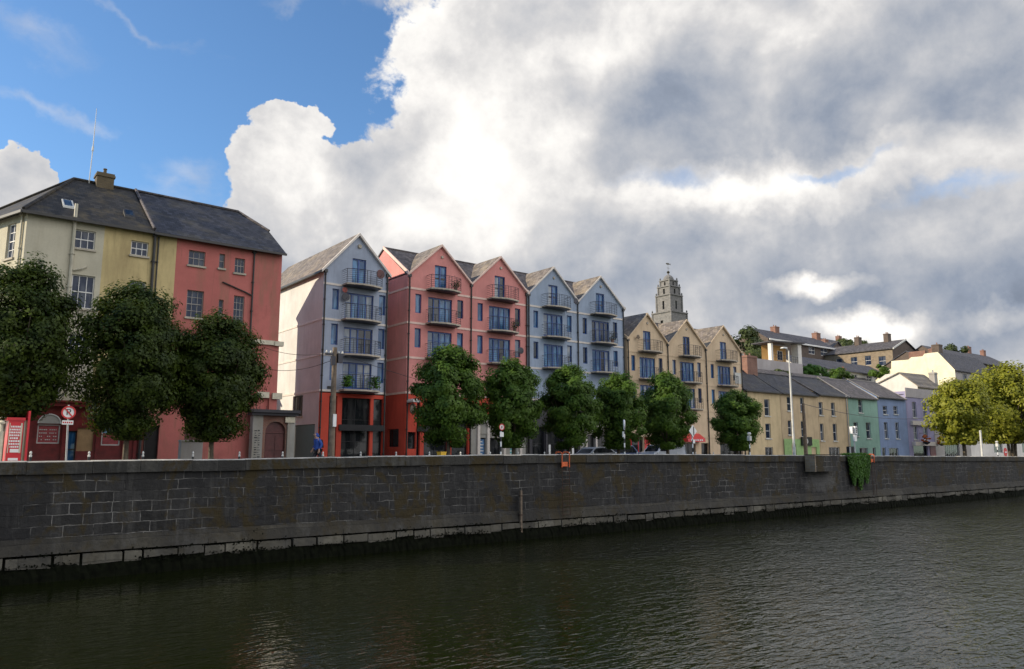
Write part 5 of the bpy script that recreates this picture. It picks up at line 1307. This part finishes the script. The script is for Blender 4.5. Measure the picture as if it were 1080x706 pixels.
# local coordinates, walking towards -x, slightly stooped
V = [(0,0,.95),(-.02,0,1.12),(-.05,0,1.32),(-.08,0,1.45),(-.12,0,1.53),(-.15,0,1.62),(-.165,0,1.70),   # pelvis..head
     (-.05,-.18,1.40),(.08,-.24,1.16),(-.06,-.25,.94),(-.05,.18,1.40),(-.02,.25,1.16),(-.16,.23,.97),
     (0,-.10,.88),(.12,-.10,.50),(.34,-.10,.14),(.24,-.10,.04),(0,.10,.88),(-.20,.10,.52),(-.26,.10,.09),(-.40,.10,.03)]
E_ = [(0,1),(1,2),(2,3),(3,4),(4,5),(5,6),(3,7),(7,8),(8,9),(3,10),(10,11),(11,12),(0,13),(13,14),(14,15),(15,16),(0,17),(17,18),(18,19),(19,20)]
R = [.13,.12,.14,.10,.05,.085,.07,.065,.045,.03,.065,.045,.03,.085,.058,.04,.035,.085,.058,.04,.035]
# hands with five fingers rooted in the palms
def hand(c, d):
    global V, E_, R
    k = len(V); cx_, cy_, cz_ = c
    V.append((cx_+d[0]*.07, cy_, cz_+d[2]*.07)); R.append(.032); 
    V.append((cx_+d[0]*.10, cy_, cz_+d[2]*.10)); R.append(.028); E_.append((k, k+1))
    for q, (o, L) in enumerate(((-.028,.06),(-.010,.075),(.010,.07),(.027,.055))):
        i = len(V); V.append((cx_+d[0]*(.13)+d[2]*o, cy_+.005, cz_+d[2]*.13-d[0]*o)); R.append(.010); V.append((cx_+d[0]*(.13+L)+d[2]*o, cy_+.02, cz_+d[2]*(.13+L)-d[0]*o)); R.append(.008); E_.extend([(k+1, i), (i, i+1)])
    i = len(V); V.append((cx_+d[0]*.10-d[2]*.04, cy_-.03, cz_+d[2]*.10+d[0]*.04)); R.append(.011); E_.append((k, i)); V.append((cx_+d[0]*.15-d[2]*.045, cy_-.03, cz_+d[2]*.15+d[0]*.045)); R.append(.009); E_.append((i, i+1))
    return k
k = hand(V[9], (-.2, 0, -.98)); E_.append((9, k)); k = hand(V[12], (-.5, 0, -.86)); E_.append((12, k))
skin_mesh('body', V, E_, R, 'skin', pe)
JV = [(0,0,.88),(-.01,0,1.0),(-.02,0,1.12),(-.05,0,1.32),(-.08,0,1.44),(-.10,0,1.50),(-.05,-.19,1.40),(.08,-.25,1.16),(-.05,-.26,.96),(-.05,.19,1.40),(-.02,.26,1.16),(-.14,.24,.99)]
skin_mesh('jacket', JV, [(0,1),(1,2),(2,3),(3,4),(4,5),(3,6),(6,7),(7,8),(3,9),(9,10),(10,11)], [.19,.18,.165,.18,.12,.085,.09,.07,.055,.09,.07,.055], 'jacket', pe)
TV = [(0,0,.95),(0,-.10,.86),(.12,-.10,.50),(.33,-.10,.17),(0,.10,.86),(-.20,.10,.52),(-.26,.10,.12)]
skin_mesh('trousers', TV, [(0,1),(1,2),(2,3),(0,4),(4,5),(5,6)], [.155,.11,.08,.065,.11,.08,.065], 'trousers', pe)
m = MB()
hv = skin_mesh('hood', [(.0,0,1.50),(-.10,0,1.62),(-.13,0,1.72)], [(0,1),(1,2)], [.11,.105,.085], 'jacket', pe)
# face: eyes, nose, mouth, ears
m = MB(); off = WORLD[pe.name]
hx_, hz_ = off.x-.15, off.z+1.645
m.lathe((hx_-.085, off.y-.032, hz_+.02), [(.012,-.01),(.012,.01)], 8, ax='X'); m.lathe((hx_-.085, off.y+.032, hz_+.02), [(.012,-.01),(.012,.01)], 8, ax='X'); m.build('eyes', 'signblack', pe)
m = MB(); m.hexa([(hx_-.115,off.y-.014,hz_-.02),(hx_-.08,off.y-.018,hz_-.02),(hx_-.08,off.y+.018,hz_-.02),(hx_-.115,off.y+.014,hz_-.02),(hx_-.092,off.y-.008,hz_+.025),(hx_-.08,off.y-.01,hz_+.025),(hx_-.08,off.y+.01,hz_+.025),(hx_-.092,off.y+.008,hz_+.025)]); m.build('nose', 'skin', pe)
m = MB(); m.box(hx_-.092,hx_-.08,off.y-.025,off.y+.025,hz_-.052,hz_-.042); m.build('mouth', 'posterred', pe)
m = MB(); m.hexa([(off.x+.06,off.y-.14,off.z+1.0),(off.x+.24,off.y-.12,off.z+1.02),(off.x+.24,off.y+.12,off.z+1.02),(off.x+.06,off.y+.14,off.z+1.0),(off.x+.04,off.y-.13,off.z+1.42),(off.x+.18,off.y-.1,off.z+1.4),(off.x+.18,off.y+.1,off.z+1.4),(off.x+.04,off.y+.13,off.z+1.42)]); m.build('backpack', 'trousers', pe)

# cars
def car(x, y, paint, label, L=4.2, H=1.46, W=1.72, van=False, name='parked_car'):
    c = thing(name, (x, y, .004), label, 'van' if van else 'car', 'vehicles parked along the quay')
    if van: prof = [(0,.35),(0,.75),(.03,.95),(.14,1.02),(.27,H-.06),(.34,H),(.93,H),(.985,H-.1),(1,.9),(1,.35)]; gls = (.15,.96)
    else: prof = [(0,.35),(0,.62),(.02,.72),(.25,.88),(.37,H-.12),(.42,H-.03),(.55,H),(.78,H-.06),(.92,.95),(.99,.85),(1,.4)]
    def ring(f, ins): return [(x-L/2+L*u, y+f, .004+z) for u, z in prof]
    m = MB(); n = len(prof)
    secs = [(-W/2, .0), (-W/2+.06, 1)]
    rows = []
    for f, z_in in ((-W/2, 0), (-W/2+.02, 1), (W/2-.02, 1), (W/2, 0)):
        row = []
        for u, z in prof:
            s = max(0, (z-.85)/(H-.85)) if z > .85 else 0
            yy = f*(1-.18*s); uu = u if z_in else (.008+u*.984); zz = z if z_in else min(z, z*.985)
            row.append((x-L/2+L*uu, y+yy, .004+zz))
        rows.append(row)
    base_i = len(m.v); [m.v.extend(r) for r in rows]
    for r in range(3):
        for i in range(n):
            j = (i+1) % n; m.f.append((base_i+r*n+i, base_i+r*n+j, base_i+(r+1)*n+j, base_i+(r+1)*n+i)); m.mi.append(0)
    m.f.append(tuple(range(base_i, base_i+n))); m.mi.append(0); m.f.append(tuple(range(base_i+3*n, base_i+4*n))[::-1]); m.mi.append(0)
    m.build('body', paint, c)
    # side windows and screens just proud of the body
    for sgn in (-1, 1):
        pts = ([(.17,1.04),(.29,H-.14),(.9,H-.14),(.95,1.04)] if van and name != 'parked_van' else ([(.19,1.05),(.28,H-.2),(.43,H-.2),(.43,1.05)] if van else [(.29,.92),(.40,H-.14),(.56,H-.08),(.77,H-.13),(.86,.95)]))
        q = []
        for u, z in pts:
            s = (z-.85)/(H-.85); q.append((x-L/2+L*u, y+sgn*(W/2*(1-.18*s)+.004), z))
        m = MB(); m.prism(q, (0, sgn*.008, 0)); m.build('side_window', 'glassd', c)
    ws = ((.145,1.04),(.265,H-.1)) if van else ((.26,.91),(.365,H-.15))
    m = MB(); u0, z0 = ws[0]; u1, z1 = ws[1]
    m.hexa([(x-L/2+L*u0-.02,y-W*.40,z0),(x-L/2+L*u0-.02,y+W*.40,z0),(x-L/2+L*u0+.02,y+W*.40,z0),(x-L/2+L*u0+.02,y-W*.40,z0),(x-L/2+L*u1-.025,y-W*.36,z1),(x-L/2+L*u1-.025,y+W*.36,z1),(x-L/2+L*u1+.02,y+W*.36,z1),(x-L/2+L*u1+.02,y-W*.36,z1)]); m.build('windscreen', 'glassd', c)
    for u in (.19, .81):
        for sgn in (-1, 1):
            cx_ = x-L/2+L*u; cy_ = y+sgn*(W/2-.09)
            m = MB(); m.lathe((cx_, cy_, .32), [(.2,-.11),(.31,-.1),(.32,0),(.31,.1),(.2,.11)], 20, ax='Y'); w_ = m.build('wheel', 'rubber', c)
            m = MB(); m.lathe((cx_, cy_, .32), [(.08,-.12),(.19,-.115),(.19,.115),(.08,.12)], 14, ax='Y'); m.build('rim', 'alloy', w_)
    for sgn in (-1, 1):
        m = MB(); m.box(x-L/2-.01, x-L/2+.05, y+sgn*W*.36-.14, y+sgn*W*.36+.14, .62, .76); m.build('headlight', 'lamp_glass', c)
        m = MB(); m.box(x+L/2-.04, x+L/2+.01, y+sgn*W*.38-.1, y+sgn*W*.38+.1, .72, .9); m.build('tail_light', 'tail', c)
    return c
car(50.1, 43.2, 'carsilver', 'silver panel van parked behind the wall under the trees before the beige building', L=4.1, H=1.62, van=True, name='parked_van')
car(46.2, 44.6, 'carblue', 'dark blue car parked left of the silver van', L=2.6+1.2, H=1.55)
car(42.0, 43.2, 'cargrey', 'pale grey car with only its roof above the wall near the striped pole', L=4.0, H=1.36, name='parked_car')
cab = thing('utility_cabinet', (12.2, 43, .13), 'grey utility cabinet under the dark trees near the old pink house', 'cabinet')
m = MB(); m.box(11.6,12.7,42.8,43.3,0,1.5); m.build('body', 'greywall', cab); m = MB(); m.box(11.57,12.73,42.76,43.33,1.5,1.58); m.build('lid', 'greywall', cab)
yb_ = thing('wheelie_bin', (25.3, 36.6, 0), 'yellow bin top peeking over the wall under the pink block tree', 'bin')
yx = onY(466,478,36.6)[0]
m = MB(); m.hexa([(yx-.12,36.5,0),(yx+.16,36.5,0),(yx+.16,36.8,0),(yx-.12,36.8,0),(yx-.16,36.45,.92),(yx+.2,36.45,.92),(yx+.2,36.85,.92),(yx-.16,36.85,.92)]); m.build('body', 'yellow', yb_); m = MB(); m.box(yx-.18,yx+.22,36.43,36.88,.923,.97); m.build('lid', 'yellow', yb_)
# leaning-post at red shop (letter box)
kb = thing('phone_kiosk', (46.5, 47, .13), 'red telephone style kiosk left of the silver van under the trees', 'kiosk')
kx = onY(666,475,46)[0]
m = MB(); m.box(kx-.5,kx+.5,45.6,46.5,.13,2.3); m.build('body', 'redpaint', kb); m = MB(); m.box(kx-.56,kx+.56,45.55,46.55,2.3,2.45); m.build('roof', 'redpaint', kb)
m = MB(); m.quad((kx-.38,45.59,.8),(kx+.38,45.59,.8),(kx+.38,45.59,2.1),(kx-.38,45.59,2.1)); m.build('pane', 'glassd', kb)

# ------------------------------------------------------------------ light
SUN_AZ, SUN_EL = radians(-60), radians(24.5)
sd = Vector((sin(SUN_AZ)*cos(SUN_EL), cos(SUN_AZ)*cos(SUN_EL), sin(SUN_EL)))
sl = bpy.data.lights.new('sun', 'SUN'); sl.energy = 5.0; sl.angle = radians(.53); sl.color = (1.0, .86, .66)
so = bpy.data.objects.new('sun', sl); C.objects.link(so); so.rotation_euler = (-sd).to_track_quat('-Z', 'Y').to_euler(); so.location = (-50, 60, 60)

W = bpy.data.worlds.new('World'); S.world = W; W.use_nodes = True; t = W.node_tree; t.nodes.clear()
out = node(t, 'ShaderNodeOutputWorld'); bg = node(t, 'ShaderNodeBackground'); ln(t, bg.outputs[0], out.inputs[0]); bg.inputs[1].default_value = .1
sky = node(t, 'ShaderNodeTexSky', sky_type='NISHITA', sun_disc=False, sun_elevation=SUN_EL, sun_rotation=SUN_AZ % (2*pi)); sky.air_density = 1.0; sky.dust_density = .4; sky.ozone_density = 2.5
tc = node(t, 'ShaderNodeTexCoord'); D = tc.outputs['Generated']
sp = node(t, 'ShaderNodeSeparateXYZ'); ln(t, D, sp.inputs[0])
az = mth(t, 'ARCTAN2', sp.outputs[0], sp.outputs[1]); el = mth(t, 'ARCSINE', sp.outputs[2])
uv = node(t, 'ShaderNodeCombineXYZ'); ln(t, az, uv.inputs[0]); ln(t, el, uv.inputs[1])
wn = node(t, 'ShaderNodeTexNoise', i_Scale=5.5, i_Detail=6, i_Roughness=.6); ln(t, D, wn.inputs['Vector'])
w1 = node(t, 'ShaderNodeVectorMath', operation='SUBTRACT'); ln(t, wn.outputs[1], w1.inputs[0]); w1.inputs[1].default_value = (.5, .5, .5)
w2 = node(t, 'ShaderNodeVectorMath', operation='MULTIPLY_ADD'); ln(t, w1.outputs[0], w2.inputs[0]); w2.inputs[1].default_value = (.20, .16, 0); ln(t, uv.outputs[0], w2.inputs[2]); UV = w2.outputs[0]
def azel(px, py):
    r = ray(px, py).normalized(); return atan2(r.x, r.y), asin(r.z)
def blob(px, py, rx, ry, k=1.0, rot=0.0):
    a, e = azel(px, py); a1, _ = azel(px+rx*.5, py); a0, _ = azel(px-rx*.5, py); _, e1 = azel(px, py-ry*.5); _, e0 = azel(px, py+ry*.5)
    return raw(a, e, max(.01, a1-a0), max(.01, e1-e0), k, rot)
def raw(a, e, ra, re, k=1.0, rot=0.0):
    s_ = node(t, 'ShaderNodeVectorMath', operation='SUBTRACT'); ln(t, UV, s_.inputs[0]); s_.inputs[1].default_value = (a, e, 0)
    v = s_.outputs[0]
    if rot:
        q = node(t, 'ShaderNodeVectorRotate', rotation_type='Z_AXIS'); ln(t, v, q.inputs[0]); q.inputs['Angle'].default_value = -rot; v = q.outputs[0]
    mm_ = node(t, 'ShaderNodeVectorMath', operation='MULTIPLY'); ln(t, v, mm_.inputs[0]); mm_.inputs[1].default_value = (1/ra, 1/re, 0)
    l_ = node(t, 'ShaderNodeVectorMath', operation='LENGTH'); ln(t, mm_.outputs[0], l_.inputs[0])
    return mth(t, 'MULTIPLY', mth(t, 'SUBTRACT', 1.0, l_.outputs['Value']), k)
def union(bs, sm=.12):
    r = bs[0]
    for b_ in bs[1:]: r = mth(t, 'SMOOTH_MAX', r, b_, sm)
    return r
def fbm(scale, detail, rough, off=(0,0,0), sc=(1,1,1), dist=0.):
    mp = node(t, 'ShaderNodeMapping'); mp.inputs['Location'].default_value = off; mp.inputs['Scale'].default_value = sc; ln(t, D, mp.inputs[0])
    n = node(t, 'ShaderNodeTexNoise', i_Scale=scale, i_Detail=detail, i_Roughness=rough, i_Distortion=dist); ln(t, mp.outputs[0], n.inputs['Vector']); return n.outputs[0]
clouds = union([
  blob(760, 60, 400, 190), blob(960, 150, 420, 250), blob(640, 190, 250, 170), blob(820, 330, 560, 190), blob(1200, 250, 500, 400),
  blob(500, 60, 85, 60), blob(560, 20, 110, 60), blob(500, 165, 60, 55), blob(470, 240, 190, 80), blob(420, 190, 75, 50), blob(560, 240, 120, 110),
  blob(370, 215, 60, 48), blob(308, 135, 36, 30), blob(305, 180, 50, 44), blob(300, 240, 75, 55), blob(345, 285, 170, 65), 
  blob(14, 182, 26, 24), blob(-40, 205, 70, 50), 
  raw(radians(178), radians(35), radians(50), radians(30)), raw(radians(-140), radians(45), radians(45), radians(22)), raw(radians(110), radians(50), radians(45), radians(35)), raw(radians(140), radians(12), radians(60), radians(14)), raw(radians(-170), radians(10), radians(60), radians(12)), raw(radians(-60), radians(12), radians(28), radians(8)), raw(radians(-179), radians(35), radians(50), radians(30))], .1)
n1 = fbm(7, 9, .58, (1.3, .2, .7), dist=.15); n2 = fbm(3.0, 5, .5, (4, 1, 2))
dens = mth(t, 'ADD', mth(t, 'MULTIPLY', clouds, 1.15), mth(t, 'MULTIPLY', mth(t, 'SUBTRACT', n1, .5), 1.5))
alpha = mapr(t, dens, .0, .10, smooth=True)
# holes of pale blue in the right-hand deck and wisps in the blue
holes_ = union([blob(720, 185, 90, 18), blob(1000, 200, 120, 22), blob(1078, 15, 14, 26), blob(880, 175, 80, 10)])
hole = mapr(t, mth(t, 'ADD', holes_, mth(t, 'MULTIPLY', mth(t, 'SUBTRACT', n1, .5), 1.8)), .2, 1.1, 0, .5, smooth=True)
alpha = mth(t, 'MULTIPLY', alpha, mth(t, 'SUBTRACT', 1.0, hole))
wisp = union([blob(30, 30, 120, 26, 1, -.2), blob(140, 18, 150, 12, 1, -.15), blob(205, 180, 50, 22), blob(205, 182, 60, 26, 1.3), blob(330, 4, 60, 14), blob(400, 10, 60, 22), blob(60, 110, 130, 14), blob(230, 250, 110, 60), blob(170, 190, 60, 30)])
nw = fbm(9, 8, .65, (2, 5, 1), (1, 1, 1.6), .4)
wa = mapr(t, mth(t, 'ADD', wisp, mth(t, 'MULTIPLY', mth(t, 'SUBTRACT', nw, .5), 2.2)), .15, 1.4, 0, .34, smooth=True)
alpha = mth(t, 'MAXIMUM', alpha, wa)
# shading of the cloud: soft deep-grey regions plus relief lit from the sun side
dark = union([blob(930, 255, 260, 50, .55), blob(860, 110, 330, 75, 1.0, .12), blob(1010, 90, 170, 80), blob(700, 130, 200, 70, .8), blob(900, 290, 330, 85), blob(640, 300, 160, 60, .6), blob(1040, 300, 200, 90), blob(620, 100, 110, 50, .6), blob(700, 250, 90, 40, .5)], .25)
light = union([blob(515, 150, 170, 190), blob(620, 60, 160, 70, .6), blob(430, 230, 150, 60, .8), blob(310, 180, 60, 90, .8), blob(800, 192, 280, 34, 1.1), blob(862, 299, 75, 20, 2.2), blob(905, 350, 90, 24, 2.0), blob(760, 30, 160, 40, .6), blob(690, 225, 90, 35, .6), blob(1030, 60, 120, 45, .35), blob(1040, 335, 60, 18, .8)], .2)
rel = mth(t, 'SUBTRACT', fbm(7, 9, .58, (1.3, .2, .7), dist=.15), fbm(7, 9, .58, (1.3+.035*sd.x*-1, .2-.035*sd.y, .7-.05), dist=.15))
n3 = fbm(4.5, 7, .55, (9, 3, 5), (1, 1, 2.2)); n4 = fbm(12, 7, .55, (3, 8, 5), (1, 1, 1.8))
dark = mth(t, 'MAXIMUM', dark, 0.0); light = mth(t, 'MAXIMUM', light, 0.0)
sh = mth(t, 'ADD', mth(t, 'MULTIPLY', dark, .86), mth(t, 'MULTIPLY', light, -1.05))
sh = mth(t, 'ADD', sh, mth(t, 'ADD', mth(t, 'MULTIPLY', mth(t, 'SUBTRACT', n3, .5), 1.1)))
sh = mth(t, 'ADD', sh, mth(t, 'MULTIPLY', rel, 2.4))
sh = mth(t, 'ADD', sh, mth(t, 'MULTIPLY', mapr(t, dens, .0, .7), .25))
s1 = mapr(t, sh, -.35, 2.6, 0, 1)
cr = node(t, 'ShaderNodeValToRGB'); ln(t, s1, cr.inputs[0])
e0 = cr.color_ramp.elements; e0[0].position = 0; e0[0].color = (1.1, 1.07, 1.02, 1); e0[1].position = 1; e0[1].color = (.13, .165, .23, 1)
for p_, c_ in ((.13, (.93, .905, .875)), (.27, (.70, .69, .69)), (.46, (.48, .50, .545)), (.66, (.30, .345, .43))):
    q = cr.color_ramp.elements.new(p_); q.color = c4(c_)
cs = node(t, 'ShaderNodeVectorMath', operation='SCALE'); ln(t, cr.outputs[0], cs.inputs[0]); cs.inputs['Scale'].default_value = 8.6
back = raw(radians(150), radians(42), radians(80), radians(46), 1.0)  # added: unseen clouds behind the camera brightened to fill the shaded fronts
ln(t, mth(t, 'ADD', 8.6, mth(t, 'MULTIPLY', mapr(t, back, 0, .6, smooth=True), 22.0)), cs.inputs['Scale'])
skc = node(t, 'ShaderNodeVectorMath', operation='MULTIPLY'); ln(t, sky.outputs[0], skc.inputs[0]); skc.inputs[1].default_value = (1.1, 1.4, 1.62)
mx = mixc(t, alpha, skc.outputs[0], cs.outputs[0]); ln(t, mx, bg.inputs[0])

S.view_settings.view_transform = 'Standard'; S.view_settings.look = 'None'; S.view_settings.exposure = 0.27; S.view_settings.gamma = 1
try: S.view_settings.use_curve_mapping = False
except Exception: pass
